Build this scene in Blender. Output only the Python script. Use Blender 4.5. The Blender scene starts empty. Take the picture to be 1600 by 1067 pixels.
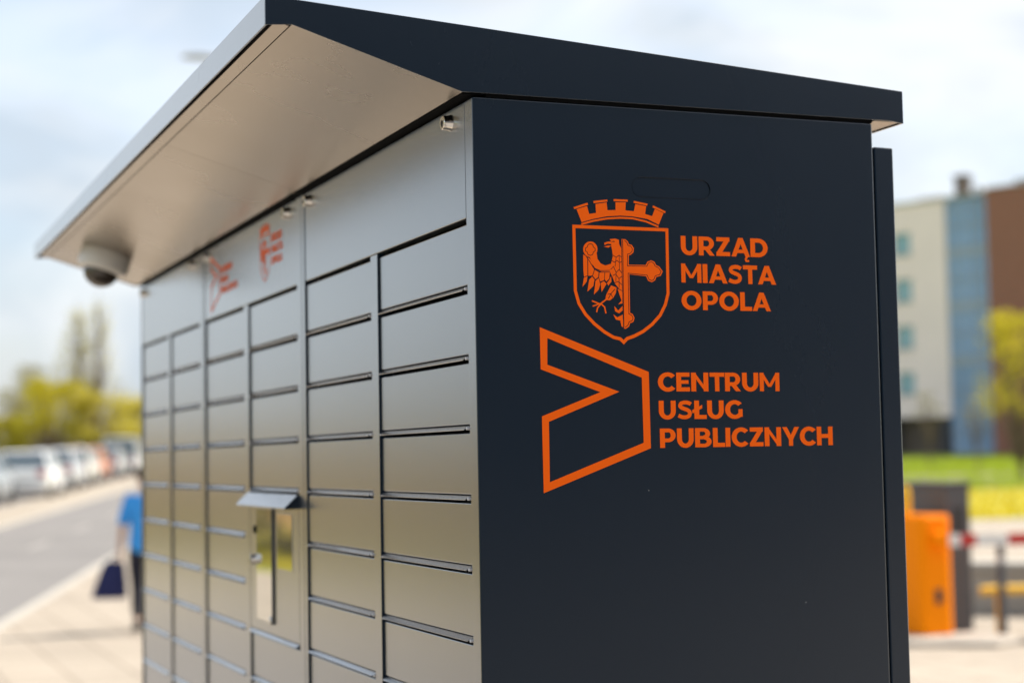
import bpy, bmesh, math, random
from mathutils import Vector, Matrix, geometry

random.seed(11)
scene = bpy.context.scene
COL = scene.collection
PI = math.pi

# ------------------------------------------------------------------ camera
cam_data = bpy.data.cameras.new('camera')
cam = bpy.data.objects.new('camera', cam_data)
COL.objects.link(cam)
_r = Vector((0.375326, 0.926712, -0.018292)); _u = Vector((0.070203, -0.008744, 0.997494)); _f = Vector((-0.92423, 0.37567, 0.06834))
cam.matrix_world = Matrix(((_r.x, _u.x, -_f.x, 2.0956), (_r.y, _u.y, -_f.y, -0.8004), (_r.z, _u.z, -_f.z, 1.6619), (0, 0, 0, 1)))
cam_data.sensor_width = 36.0
cam_data.lens = 59.4
cam_data.clip_end = 3000
cam_data.dof.use_dof = True
cam_data.dof.focus_distance = 2.30
cam_data.dof.aperture_fstop = 2.9
scene.camera = cam

# ------------------------------------------------------------------ light
SUN_AZ = (-0.06, 0.998)          # horizontal direction towards the sun
SUN_EL = math.radians(50)
sun_data = bpy.data.lights.new('sun', 'SUN')
sun_data.energy = 3.2
sun_data.angle = math.radians(0.6)
sun_data.color = (1.0, 0.93, 0.82)
sun = bpy.data.objects.new('sun', sun_data)
COL.objects.link(sun)
_s = Vector((SUN_AZ[0] * math.cos(SUN_EL), SUN_AZ[1] * math.cos(SUN_EL), math.sin(SUN_EL)))
sun.rotation_euler = (-_s).to_track_quat('-Z', 'Y').to_euler()

world = bpy.data.worlds.new('World')
scene.world = world
world.use_nodes = True
wn = world.node_tree.nodes; wl = world.node_tree.links
wn.clear()
w_out = wn.new('ShaderNodeOutputWorld')
w_bg = wn.new('ShaderNodeBackground')
w_bg.inputs['Strength'].default_value = 0.10
sky = wn.new('ShaderNodeTexSky')
sky.sky_type = 'NISHITA'
sky.sun_disc = False
sky.sun_elevation = SUN_EL
sky.sun_rotation = math.atan2(SUN_AZ[0], SUN_AZ[1])
sky.air_density = 1.0; sky.dust_density = 3.5; sky.ozone_density = 1.0
w_tc = wn.new('ShaderNodeTexCoord')
w_map = wn.new('ShaderNodeMapping')
w_map.inputs['Scale'].default_value = (1.0, 1.0, 2.6)
w_map.inputs['Location'].default_value = (0.35, 0.1, 0.2)
w_n = wn.new('ShaderNodeTexNoise')
w_n.inputs['Scale'].default_value = 3.0
w_n.inputs['Detail'].default_value = 5.0
w_n.inputs['Roughness'].default_value = 0.5
w_n.inputs['Distortion'].default_value = 0.4
w_ramp = wn.new('ShaderNodeValToRGB')
w_ramp.color_ramp.elements[0].position = 0.42; w_ramp.color_ramp.elements[0].color = (0.50, 0.50, 0.50, 1)
w_ramp.color_ramp.elements[1].position = 0.62; w_ramp.color_ramp.elements[1].color = (0.95, 0.95, 0.95, 1)
w_mix = wn.new('ShaderNodeMix'); w_mix.data_type = 'RGBA'
w_n2 = wn.new('ShaderNodeTexNoise')
w_n2.inputs['Scale'].default_value = 4.6; w_n2.inputs['Detail'].default_value = 6.0; w_n2.inputs['Distortion'].default_value = 0.6
w_ramp2 = wn.new('ShaderNodeValToRGB')          # grey undersides to sunlit thin cloud
w_ramp2.color_ramp.elements[0].position = 0.38; w_ramp2.color_ramp.elements[0].color = (0.23, 0.262, 0.295, 1)
w_ramp2.color_ramp.elements[1].position = 0.62; w_ramp2.color_ramp.elements[1].color = (0.345, 0.355, 0.365, 1)
w_gain = wn.new('ShaderNodeMix'); w_gain.data_type = 'RGBA'; w_gain.blend_type = 'MULTIPLY'; w_gain.inputs['Factor'].default_value = 1.0
w_gain.inputs['B'].default_value = (10, 10, 10, 1)
wl.new(w_map.outputs['Vector'], w_n2.inputs['Vector']); wl.new(w_n2.outputs['Fac'], w_ramp2.inputs['Fac'])
wl.new(w_ramp2.outputs['Color'], w_gain.inputs['A']); wl.new(w_gain.outputs['Result'], w_mix.inputs['B'])
wl.new(w_tc.outputs['Generated'], w_map.inputs['Vector'])
wl.new(w_map.outputs['Vector'], w_n.inputs['Vector'])
wl.new(w_n.outputs['Fac'], w_ramp.inputs['Fac'])
wl.new(w_ramp.outputs['Color'], w_mix.inputs['Factor'])
wl.new(sky.outputs['Color'], w_mix.inputs['A'])
wl.new(w_mix.outputs['Result'], w_bg.inputs['Color'])
wl.new(w_bg.outputs['Background'], w_out.inputs['Surface'])

scene.view_settings.view_transform = 'Standard'
scene.view_settings.look = 'None'
scene.view_settings.gamma = 1.0
scene.view_settings.use_curve_mapping = False
scene.view_settings.exposure = 1.5
scene.render.engine = 'CYCLES'

# ------------------------------------------------------------------ materials
def node_mat(name):
    m = bpy.data.materials.new(name); m.use_nodes = True
    return m, m.node_tree.nodes, m.node_tree.links, m.node_tree.nodes['Principled BSDF']

def mat(name, col, rough=0.5, metal=0.0, var=0.0, vscale=8.0, bump=0.0, bscale=200.0, ior=1.5, coat=0.0, coat_rough=0.1, spec=0.5, rvar=0.0):
    """plain principled surface with noise-driven colour wear, roughness smudges and fine relief"""
    m, n, l, b = node_mat(name)
    b.inputs['Base Color'].default_value = (*col, 1)
    b.inputs['Roughness'].default_value = rough
    b.inputs['Metallic'].default_value = metal
    b.inputs['IOR'].default_value = ior
    b.inputs['Specular IOR Level'].default_value = spec
    b.inputs['Coat Weight'].default_value = coat
    b.inputs['Coat Roughness'].default_value = coat_rough
    tc = n.new('ShaderNodeTexCoord')
    if var > 0 or rvar > 0:
        t = n.new('ShaderNodeTexNoise'); t.inputs['Scale'].default_value = vscale; t.inputs['Detail'].default_value = 6
        l.new(tc.outputs['Object'], t.inputs['Vector'])
        if var > 0:
            r = n.new('ShaderNodeValToRGB')
            r.color_ramp.elements[0].position = 0.15; r.color_ramp.elements[1].position = 0.85
            r.color_ramp.elements[0].color = (*[c * (1 - var) for c in col], 1)
            r.color_ramp.elements[1].color = (*[min(1, c * (1 + var)) for c in col], 1)
            l.new(t.outputs['Fac'], r.inputs['Fac']); l.new(r.outputs['Color'], b.inputs['Base Color'])
        if rvar > 0:
            mr = n.new('ShaderNodeMapRange')
            mr.interpolation_type = 'SMOOTHSTEP'; mr.inputs['From Min'].default_value = 0.15; mr.inputs['From Max'].default_value = 0.85
            mr.inputs['To Min'].default_value = max(0.02, rough - rvar); mr.inputs['To Max'].default_value = rough + rvar
            l.new(t.outputs['Fac'], mr.inputs['Value']); l.new(mr.outputs['Result'], b.inputs['Roughness'])
    if bump > 0:
        t2 = n.new('ShaderNodeTexNoise'); t2.inputs['Scale'].default_value = bscale; t2.inputs['Detail'].default_value = 3
        l.new(tc.outputs['Object'], t2.inputs['Vector'])
        bp = n.new('ShaderNodeBump'); bp.inputs['Strength'].default_value = bump; bp.inputs['Distance'].default_value = 0.002
        l.new(t2.outputs['Fac'], bp.inputs['Height']); l.new(bp.outputs['Normal'], b.inputs['Normal'])
    return m

def leaf_mat(name, c0, c1, trans=0.45):
    m, n, l, b = node_mat(name)
    tc = n.new('ShaderNodeTexCoord'); t = n.new('ShaderNodeTexNoise'); t.inputs['Scale'].default_value = 1.3; t.inputs['Detail'].default_value = 4
    r = n.new('ShaderNodeValToRGB'); r.color_ramp.elements[0].position = 0.35; r.color_ramp.elements[1].position = 0.65
    r.color_ramp.elements[0].color = (*c0, 1); r.color_ramp.elements[1].color = (*c1, 1)
    l.new(tc.outputs['Object'], t.inputs['Vector']); l.new(t.outputs['Fac'], r.inputs['Fac'])
    b.inputs['Roughness'].default_value = 0.6
    l.new(r.outputs['Color'], b.inputs['Base Color'])
    tr = n.new('ShaderNodeBsdfTranslucent'); l.new(r.outputs['Color'], tr.inputs['Color'])
    mx = n.new('ShaderNodeMixShader'); mx.inputs['Fac'].default_value = trans
    l.new(b.outputs['BSDF'], mx.inputs[1]); l.new(tr.outputs['BSDF'], mx.inputs[2])
    l.new(mx.outputs['Shader'], n['Material Output'].inputs['Surface'])
    return m

def ground_mat(name, c0, c1, scale=0.6, rough=0.9, slab=None, joint=(0.2, 0.18, 0.15), fine=40.0):
    """two-scale stained ground, optionally with slab joints"""
    m, n, l, b = node_mat(name)
    tc = n.new('ShaderNodeTexCoord')
    t = n.new('ShaderNodeTexNoise'); t.inputs['Scale'].default_value = scale; t.inputs['Detail'].default_value = 8; t.inputs['Roughness'].default_value = 0.65
    l.new(tc.outputs['Object'], t.inputs['Vector'])
    r = n.new('ShaderNodeValToRGB'); r.color_ramp.elements[0].position = 0.32; r.color_ramp.elements[1].position = 0.68
    r.color_ramp.elements[0].color = (*c0, 1); r.color_ramp.elements[1].color = (*c1, 1)
    l.new(t.outputs['Fac'], r.inputs['Fac'])
    out = r.outputs['Color']
    if slab:
        br = n.new('ShaderNodeTexBrick'); br.inputs['Scale'].default_value = 1.0
        br.inputs['Brick Width'].default_value = slab; br.inputs['Row Height'].default_value = slab
        br.inputs['Mortar Size'].default_value = 0.012
        br.inputs['Color1'].default_value = (1, 1, 1, 1); br.inputs['Color2'].default_value = (0.9, 0.9, 0.9, 1); br.inputs['Mortar'].default_value = (0.55, 0.52, 0.48, 1)
        l.new(tc.outputs['Object'], br.inputs['Vector'])
        mx = n.new('ShaderNodeMix'); mx.data_type = 'RGBA'; mx.blend_type = 'MULTIPLY'; mx.inputs['Factor'].default_value = 1.0
        l.new(out, mx.inputs['A']); l.new(br.outputs['Color'], mx.inputs['B']); out = mx.outputs['Result']
    l.new(out, b.inputs['Base Color'])
    b.inputs['Roughness'].default_value = rough
    t2 = n.new('ShaderNodeTexNoise'); t2.inputs['Scale'].default_value = fine; t2.inputs['Detail'].default_value = 4
    l.new(tc.outputs['Object'], t2.inputs['Vector'])
    bp = n.new('ShaderNodeBump'); bp.inputs['Strength'].default_value = 0.4; bp.inputs['Distance'].default_value = 0.01
    l.new(t2.outputs['Fac'], bp.inputs['Height']); l.new(bp.outputs['Normal'], b.inputs['Normal'])
    return m

def brick_mat(name):
    m, n, l, b = node_mat(name)
    tc = n.new('ShaderNodeTexCoord'); mp = n.new('ShaderNodeMapping'); mp.inputs['Rotation'].default_value = (PI / 2, 0, 0)
    br = n.new('ShaderNodeTexBrick'); br.inputs['Scale'].default_value = 1.0
    br.inputs['Brick Width'].default_value = 0.25; br.inputs['Row Height'].default_value = 0.075; br.inputs['Mortar Size'].default_value = 0.006
    br.inputs['Color1'].default_value = (0.36, 0.15, 0.105, 1); br.inputs['Color2'].default_value = (0.29, 0.12, 0.08, 1); br.inputs['Mortar'].default_value = (0.2, 0.16, 0.13, 1)
    l.new(tc.outputs['Object'], mp.inputs['Vector']); l.new(mp.outputs['Vector'], br.inputs['Vector'])
    l.new(br.outputs['Color'], b.inputs['Base Color']); b.inputs['Roughness'].default_value = 0.9
    return m

def paint_mat(name, col, rough, coat, coat_ior, specks=True, ior=1.5):
    """satin powder coat: orange-peel relief, roughness smudges, a few pale dust specks"""
    m, n, l, b = node_mat(name)
    tc = n.new('ShaderNodeTexCoord')
    b.inputs['IOR'].default_value = ior
    b.inputs['Sheen Weight'].default_value = 0.1; b.inputs['Sheen Roughness'].default_value = 0.28      # sheen added to lift the fronts at glancing angles
    b.inputs['Coat Weight'].default_value = coat; b.inputs['Coat IOR'].default_value = coat_ior
    t = n.new('ShaderNodeTexNoise'); t.inputs['Scale'].default_value = 3.5; t.inputs['Detail'].default_value = 7; t.inputs['Roughness'].default_value = 0.6
    mp = n.new('ShaderNodeMapping'); mp.inputs['Scale'].default_value = (1, 1, 0.45)
    l.new(tc.outputs['Object'], mp.inputs['Vector']); l.new(mp.outputs['Vector'], t.inputs['Vector'])
    for sock, r0 in (('Roughness', rough), ('Coat Roughness', rough * 0.9)):
        mr = n.new('ShaderNodeMapRange'); mr.interpolation_type = 'SMOOTHSTEP'; mr.inputs['From Min'].default_value = 0.15; mr.inputs['From Max'].default_value = 0.85
        mr.inputs['To Min'].default_value = r0 * 0.88; mr.inputs['To Max'].default_value = r0 * 1.14
        l.new(t.outputs['Fac'], mr.inputs['Value']); l.new(mr.outputs['Result'], b.inputs[sock])
    t2 = n.new('ShaderNodeTexNoise'); t2.inputs['Scale'].default_value = 900; t2.inputs['Detail'].default_value = 2
    l.new(tc.outputs['Object'], t2.inputs['Vector'])
    bp = n.new('ShaderNodeBump'); bp.inputs['Strength'].default_value = 0.006; bp.inputs['Distance'].default_value = 0.0005
    l.new(t2.outputs['Fac'], bp.inputs['Height']); l.new(bp.outputs['Normal'], b.inputs['Normal'])
    if specks:
        v = n.new('ShaderNodeTexVoronoi'); v.inputs['Scale'].default_value = 16; v.inputs['Randomness'].default_value = 1.0
        l.new(tc.outputs['Object'], v.inputs['Vector'])
        lt = n.new('ShaderNodeMath'); lt.operation = 'LESS_THAN'; lt.inputs[1].default_value = 0.016
        l.new(v.outputs['Distance'], lt.inputs[0])
        mx = n.new('ShaderNodeMix'); mx.data_type = 'RGBA'
        mx.inputs['A'].default_value = (*col, 1); mx.inputs['B'].default_value = (0.16, 0.17, 0.17, 1)
        l.new(lt.outputs['Value'], mx.inputs['Factor']); l.new(mx.outputs['Result'], b.inputs['Base Color'])
    else:
        b.inputs['Base Color'].default_value = (*col, 1)
    # added mirror layer, growing towards glancing angles, to brighten the locker front
    lw_ = n.new('ShaderNodeLayerWeight'); lw_.inputs['Blend'].default_value = 0.5
    pw = n.new('ShaderNodeMath'); pw.operation = 'POWER'; pw.inputs[1].default_value = 2.1
    l.new(lw_.outputs['Facing'], pw.inputs[0])
    gl = n.new('ShaderNodeBsdfAnisotropic'); gl.inputs['Color'].default_value = (0.92, 0.92, 0.92, 1); gl.inputs['Roughness'].default_value = rough
    mxs = n.new('ShaderNodeMixShader')
    l.new(pw.outputs['Value'], mxs.inputs['Fac']); l.new(b.outputs['BSDF'], mxs.inputs[1]); l.new(gl.outputs['BSDF'], mxs.inputs[2])
    l.new(mxs.outputs['Shader'], n['Material Output'].inputs['Surface'])
    return m

M = {}
M['paint'] = paint_mat('anthracite_paint', (0.0055, 0.0140, 0.0260), 0.255, 0.0, 1.5, ior=1.37)
M['inner'] = mat('shadowed_steel', (0.003, 0.003, 0.0035), 0.9, spec=0.1)  # near-black colour holds the shade of the gaps between parts
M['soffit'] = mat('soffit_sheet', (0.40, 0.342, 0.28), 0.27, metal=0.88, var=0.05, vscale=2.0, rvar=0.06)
M['orange_vinyl'] = mat('orange_vinyl', (1.0, 0.13, 0.0), 0.6, spec=0.15)
M['steel'] = mat('bright_steel', (0.78, 0.74, 0.68), 0.16, metal=1.0, var=0.05)
M['key'] = mat('keyhole_black', (0.01, 0.01, 0.01), 0.6)
M['hinge'] = mat('nylon_hinge', (0.62, 0.60, 0.60), 0.4)
M['glass_black'] = mat('display_glass', (0.70, 0.69, 0.66), 0.03, metal=0.9)
M['label'] = mat('paper_label', (0.62, 0.56, 0.5), 0.5)
M['ivory'] = mat('ivory_plastic', (0.78, 0.74, 0.68), 0.25)
M['smoke'] = mat('smoked_dome', (0.05, 0.035, 0.022), 0.04, ior=1.7)
M['pave'] = ground_mat('pavement', (0.265, 0.226, 0.18), (0.34, 0.292, 0.235), 0.5, 0.9, slab=0.5)
M['asphalt'] = ground_mat('asphalt', (0.135, 0.127, 0.122), (0.175, 0.165, 0.158), 0.4, 0.85)
M['sand'] = ground_mat('sand_strip', (0.25, 0.215, 0.17), (0.31, 0.268, 0.215), 0.8, 0.95)
M['grass'] = ground_mat('grass_ground', (0.13, 0.155, 0.02), (0.22, 0.24, 0.035), 0.25, 0.95, fine=12)
M['flower'] = ground_mat('flowering_turf', (0.34, 0.28, 0.012), (0.20, 0.25, 0.015), 0.35, 0.95, fine=12)
M['dark_asphalt'] = ground_mat('dark_asphalt', (0.17, 0.16, 0.15), (0.23, 0.215, 0.205), 0.5, 0.8)
M['office_wall'] = mat('office_render', (0.13, 0.115, 0.12), 0.9, var=0.1, vscale=0.4)
M['kerb'] = mat('kerb_concrete', (0.34, 0.32, 0.285), 0.9, var=0.15, vscale=3)
M['concrete'] = mat('cast_concrete', (0.38, 0.34, 0.29), 0.9, var=0.12, vscale=2)
M['marking'] = mat('road_paint', (0.32, 0.30, 0.28), 0.8, var=0.2, vscale=6)
M['bark'] = mat('bark', (0.14, 0.105, 0.075), 0.95, var=0.3, vscale=6)
M['leaf_yellow'] = leaf_mat('spring_leaf', (0.38, 0.33, 0.015), (0.56, 0.48, 0.03), 0.5)
M['leaf_olive'] = leaf_mat('olive_leaf', (0.22, 0.19, 0.06), (0.32, 0.28, 0.09))
M['leaf_rust'] = leaf_mat('rusty_leaf', (0.44, 0.29, 0.13), (0.54, 0.38, 0.17), 0.4)
M['leaf_lawn'] = leaf_mat('lawn_blade', (0.22, 0.30, 0.012), (0.32, 0.40, 0.02), 0.5)
M['pane_teal'] = mat('window_pane_teal', (0.22, 0.42, 0.48), 0.08, ior=1.8)
M['leaf_hedge'] = leaf_mat('hedge_leaf', (0.30, 0.25, 0.13), (0.40, 0.34, 0.18), 0.4)
M['leaf_bud'] = leaf_mat('budding_leaf', (0.44, 0.39, 0.10), (0.56, 0.50, 0.14))
M['tyre'] = mat('tyre', (0.02, 0.02, 0.02), 0.85)
M['rim'] = mat('alloy_rim', (0.6, 0.6, 0.62), 0.3, metal=1.0)
M['car_glass'] = mat('car_glass', (0.10, 0.13, 0.15), 0.05, ior=1.9)
M['lamp_red'] = mat('tail_lamp', (0.35, 0.01, 0.012), 0.15)
M['lamp_clear'] = mat('head_lamp', (0.75, 0.75, 0.75), 0.08, ior=1.5)
M['trim'] = mat('black_trim', (0.03, 0.03, 0.03), 0.6)
for k, c in (('white', (0.78, 0.78, 0.77)), ('silver', (0.50, 0.51, 0.53)), ('grey', (0.22, 0.25, 0.28)), ('orange', (0.62, 0.16, 0.03)), ('cream', (0.68, 0.66, 0.6))):
    M['car_' + k] = mat('car_paint_' + k, c, 0.35, coat=1.0, coat_rough=0.04)
M['cream_wall'] = mat('cream_render', (0.95, 0.82, 0.80), 0.9, var=0.05, vscale=0.3)
M['brick'] = brick_mat('red_brick')
M['pane'] = mat('window_pane', (0.21, 0.37, 0.60), 0.06, ior=1.8)
M['pane_light'] = mat('window_pane_light', (0.34, 0.44, 0.56), 0.08, ior=1.8)
M['frame'] = mat('window_frame', (0.32, 0.36, 0.42), 0.5)
M['dark_wall'] = mat('dark_ground_floor', (0.12, 0.095, 0.075), 0.8, var=0.2, vscale=0.5)
M['slate'] = mat('slate_column', (0.045, 0.05, 0.065), 0.7)
M['roof_metal'] = mat('roof_metal', (0.4, 0.41, 0.42), 0.6)
M['barrier'] = mat('barrier_orange', (1.0, 0.27, 0.0), 0.6, spec=0.1)
M['yellow'] = mat('safety_yellow', (0.72, 0.42, 0.008), 0.45)
M['kiosk'] = mat('kiosk_grey', (0.080, 0.080, 0.084), 0.6, var=0.1, vscale=3)
M['boom_white'] = mat('boom_white', (0.75, 0.73, 0.70), 0.5)
M['boom_red'] = mat('boom_red', (0.50, 0.02, 0.015), 0.5)
M['bollard'] = mat('bollard_grey', (0.06, 0.065, 0.075), 0.55)
M['galv'] = mat('galvanised', (0.42, 0.44, 0.46), 0.5, metal=0.6)
M['skin'] = mat('skin', (0.50, 0.29, 0.20), 0.55)
M['shirt'] = mat('blue_shirt', (0.04, 0.30, 0.74), 0.85, var=0.1, vscale=6)
M['trousers'] = mat('navy_trousers', (0.012, 0.014, 0.03), 0.85)
M['hair'] = mat('brown_hair', (0.06, 0.035, 0.02), 0.7)
M['shoe'] = mat('black_shoe', (0.015, 0.015, 0.015), 0.5)
M['bag'] = mat('navy_bag', (0.008, 0.012, 0.075), 0.8, var=0.2, vscale=20)

# ------------------------------------------------------------------ builders
class MB:
    """collects shapes and links them as ONE mesh object"""
    def __init__(s): s.v = []; s.f = []
    def add(s, vs, fs):
        o = len(s.v); s.v += [tuple(v) for v in vs]; s.f += [tuple(i + o for i in f) for f in fs]; return s
    def box(s, x0, x1, y0, y1, z0, z1):
        return s.add([(x0, y0, z0), (x1, y0, z0), (x1, y1, z0), (x0, y1, z0), (x0, y0, z1), (x1, y0, z1), (x1, y1, z1), (x0, y1, z1)],
                     [(3, 2, 1, 0), (4, 5, 6, 7), (0, 1, 5, 4), (1, 2, 6, 5), (2, 3, 7, 6), (3, 0, 4, 7)])
    def prism(s, pts, a0, a1, axis='x'):
        """closed outline swept along an axis; pts are the two other coordinates in cyclic order"""
        def mk(p, a): return {'x': (a, p[0], p[1]), 'y': (p[0], a, p[1]), 'z': (p[0], p[1], a)}[axis]
        n = len(pts); vs = [mk(p, a0) for p in pts] + [mk(p, a1) for p in pts]
        return s.add(vs, [tuple(range(n))[::-1], tuple(range(n, 2 * n))] + [(i, (i + 1) % n, n + (i + 1) % n, n + i) for i in range(n)])
    def tube(s, path, rad, seg=8, cap=True):
        path = [Vector(p) for p in path]; n = len(path)
        rads = rad if isinstance(rad, (list, tuple)) else [rad] * n
        vs = []; fs = []
        for i, p in enumerate(path):
            d = (path[min(i + 1, n - 1)] - path[max(i - 1, 0)]).normalized()
            a = d.orthogonal().normalized() if abs(d.z) > 0.95 else d.cross(Vector((0, 0, 1))).normalized()
            b = d.cross(a)
            for k in range(seg):
                t = 2 * PI * k / seg
                vs.append(p + (a * math.cos(t) + b * math.sin(t)) * rads[i])
        for i in range(n - 1):
            for k in range(seg):
                fs.append((i * seg + k, i * seg + (k + 1) % seg, (i + 1) * seg + (k + 1) % seg, (i + 1) * seg + k))
        if cap: fs += [tuple(range(seg))[::-1], tuple(range((n - 1) * seg, n * seg))]
        return s.add(vs, fs)
    def lathe(s, prof, seg=20, axis=(0, 0, 1), origin=(0, 0, 0)):
        """prof: (radius, height) pairs along the axis"""
        q = Vector(axis).normalized().to_track_quat('Z', 'Y'); o = Vector(origin); vs = []; fs = []
        for r, h in prof:
            for k in range(seg):
                t = 2 * PI * k / seg
                vs.append(o + q @ Vector((r * math.cos(t), r * math.sin(t), h)))
        n = len(prof)
        for i in range(n - 1):
            for k in range(seg):
                fs.append((i * seg + k, i * seg + (k + 1) % seg, (i + 1) * seg + (k + 1) % seg, (i + 1) * seg + k))
        fs += [tuple(range(seg))[::-1], tuple(range((n - 1) * seg, n * seg))]
        return s.add(vs, fs)
    def mesh(s, name, m, bevel=0.0, bseg=2, smooth=False):
        me = bpy.data.meshes.new(name)
        me.from_pydata(s.v, [], s.f)
        bm = bmesh.new(); bm.from_mesh(me)
        bmesh.ops.recalc_face_normals(bm, faces=bm.faces)
        if bevel > 0:
            bmesh.ops.bevel(bm, geom=bm.edges[:], offset=bevel, segments=bseg, affect='EDGES', profile=0.5, clamp_overlap=True)
        if smooth and bevel == 0:
            for f in bm.faces: f.smooth = True
        bm.to_mesh(me); bm.free()
        if smooth and bevel == 0 and smooth != 'all': me.set_sharp_from_angle(angle=math.radians(40))
        me.materials.append(M[m] if isinstance(m, str) else m)
        return me
    def build(s, name, m, parent=None, bevel=0.0, bseg=2, smooth=False):
        return link(name, s.mesh(name, m, bevel, bseg, smooth), parent)

def link(name, me, parent=None, loc=None):
    o = bpy.data.objects.new(name, me); COL.objects.link(o)
    if parent is not None: o.parent = parent
    if loc is not None: o.location = loc
    return o

def thing(name, label, cat, loc=(0, 0, 0), rz=0.0, group=None):
    o = bpy.data.objects.new(name, None); COL.objects.link(o)
    o.empty_display_size = 0.2
    o.location = loc; o.rotation_euler = (0, 0, rz)
    return tag(o, label, cat, group)

def tag(o, label, cat, group=None):
    o['label'] = label; o['category'] = cat
    if group: o['group'] = group
    return o

def struct(o, kind='structure', label=None):
    o['kind'] = kind
    if label: o['label'] = label
    return o

def copy_tree(o, parent=None):
    c = o.copy(); COL.objects.link(c); c.parent = parent
    for ch in [k for k in bpy.data.objects if k.parent == o]: copy_tree(ch, c)
    return c

# ---- flat lettering and emblems: a union / difference of simple polygons in 2D
def ccw(p):
    a = sum(p[i][0] * p[(i + 1) % len(p)][1] - p[(i + 1) % len(p)][0] * p[i][1] for i in range(len(p)))
    return list(p) if a > 0 else list(p)[::-1]

def stroke(pts, w, closed=False):
    """a polyline as a chain of mitred quads"""
    n = len(pts); P = [Vector(p) for p in pts]; nor = []
    for i in range(n):
        a = P[i - 1] if (i > 0 or closed) else None
        b = P[(i + 1) % n] if (i < n - 1 or closed) else None
        d1 = (P[i] - a).normalized() if a is not None else None
        d2 = (b - P[i]).normalized() if b is not None else None
        if d1 is None: d1 = d2
        if d2 is None: d2 = d1
        n1 = Vector((-d1.y, d1.x)); n2 = Vector((-d2.y, d2.x)); m = n1 + n2
        m = m.normalized() if m.length > 1e-6 else n1
        k = min(1.0 / max(0.35, m.dot(n1)), 2.2)
        nor.append(m * (w / 2 * k))
    out = []
    for i in range(n if closed else n - 1):
        j = (i + 1) % n
        out.append([tuple(P[i] + nor[i]), tuple(P[j] + nor[j]), tuple(P[j] - nor[j]), tuple(P[i] - nor[i])])
    return out

def flat(pos, neg=()):
    """triangles of union(pos) - union(neg)"""
    V = []; F = []
    for p in list(pos) + list(neg):
        p = ccw(p); F.append(list(range(len(V), len(V) + len(p)))); V += [Vector(q) for q in p]
    r = geometry.delaunay_2d_cdt(V, [], F, 0, 1e-7)
    np_ = len(pos); keep = []
    for f, og in zip(r[2], r[5]):
        if og and all(k < np_ for k in og): keep.append(f)
    return [tuple(v) for v in r[0]], keep

def decal(name, vf, m, parent, origin, ux, uz, lift):
    """lay a flat figure on a plane: ux / uz are the plane's axes, lift its normal offset vector"""
    o = Vector(origin) + Vector(lift); ux = Vector(ux); uz = Vector(uz)
    me = bpy.data.meshes.new(name)
    used = sorted({i for f in vf[1] for i in f}); ix = {k: i for i, k in enumerate(used)}
    me.from_pydata([o + ux * vf[0][k][0] + uz * vf[0][k][1] for k in used], [], [tuple(ix[i] for i in f) for f in vf[1]])
    bm = bmesh.new(); bm.from_mesh(me)
    nrm = Vector(lift)
    for f in bm.faces:
        f.normal_update()
        if f.normal.dot(nrm) < 0: f.normal_flip()
    bm.to_mesh(me); bm.free()
    me.materials.append(M[m])
    return link(name, me, parent)

def _rect(x0, y0, x1, y1): return [(x0, y0), (x1, y0), (x1, y1), (x0, y1)]
def _arc(cx, cy, rx, ry, a0, a1, tx, ty, n=22):
    out = []
    for i in range(n):
        A = math.radians(a0 + (a1 - a0) * i / n); B = math.radians(a0 + (a1 - a0) * (i + 1) / n)
        out.append([(cx + rx * math.cos(A), cy + ry * math.sin(A)), (cx + rx * math.cos(B), cy + ry * math.sin(B)),
                    (cx + (rx - tx) * math.cos(B), cy + (ry - ty) * math.sin(B)), (cx + (rx - tx) * math.cos(A), cy + (ry - ty) * math.sin(A))])
    return out
def _smooth(pts, k=4):
    P = [Vector(p) for p in pts]; out = []
    for i in range(len(P) - 1):
        p0 = P[max(0, i - 1)]; p1 = P[i]; p2 = P[i + 1]; p3 = P[min(len(P) - 1, i + 2)]
        for j in range(k):
            t = j / k
            out.append(tuple(0.5 * ((2 * p1) + (p2 - p0) * t + (2 * p0 - 5 * p1 + 4 * p2 - p3) * t * t + (3 * p1 - p0 - 3 * p2 + p3) * t ** 3)))
    return out + [tuple(P[-1])]

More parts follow.
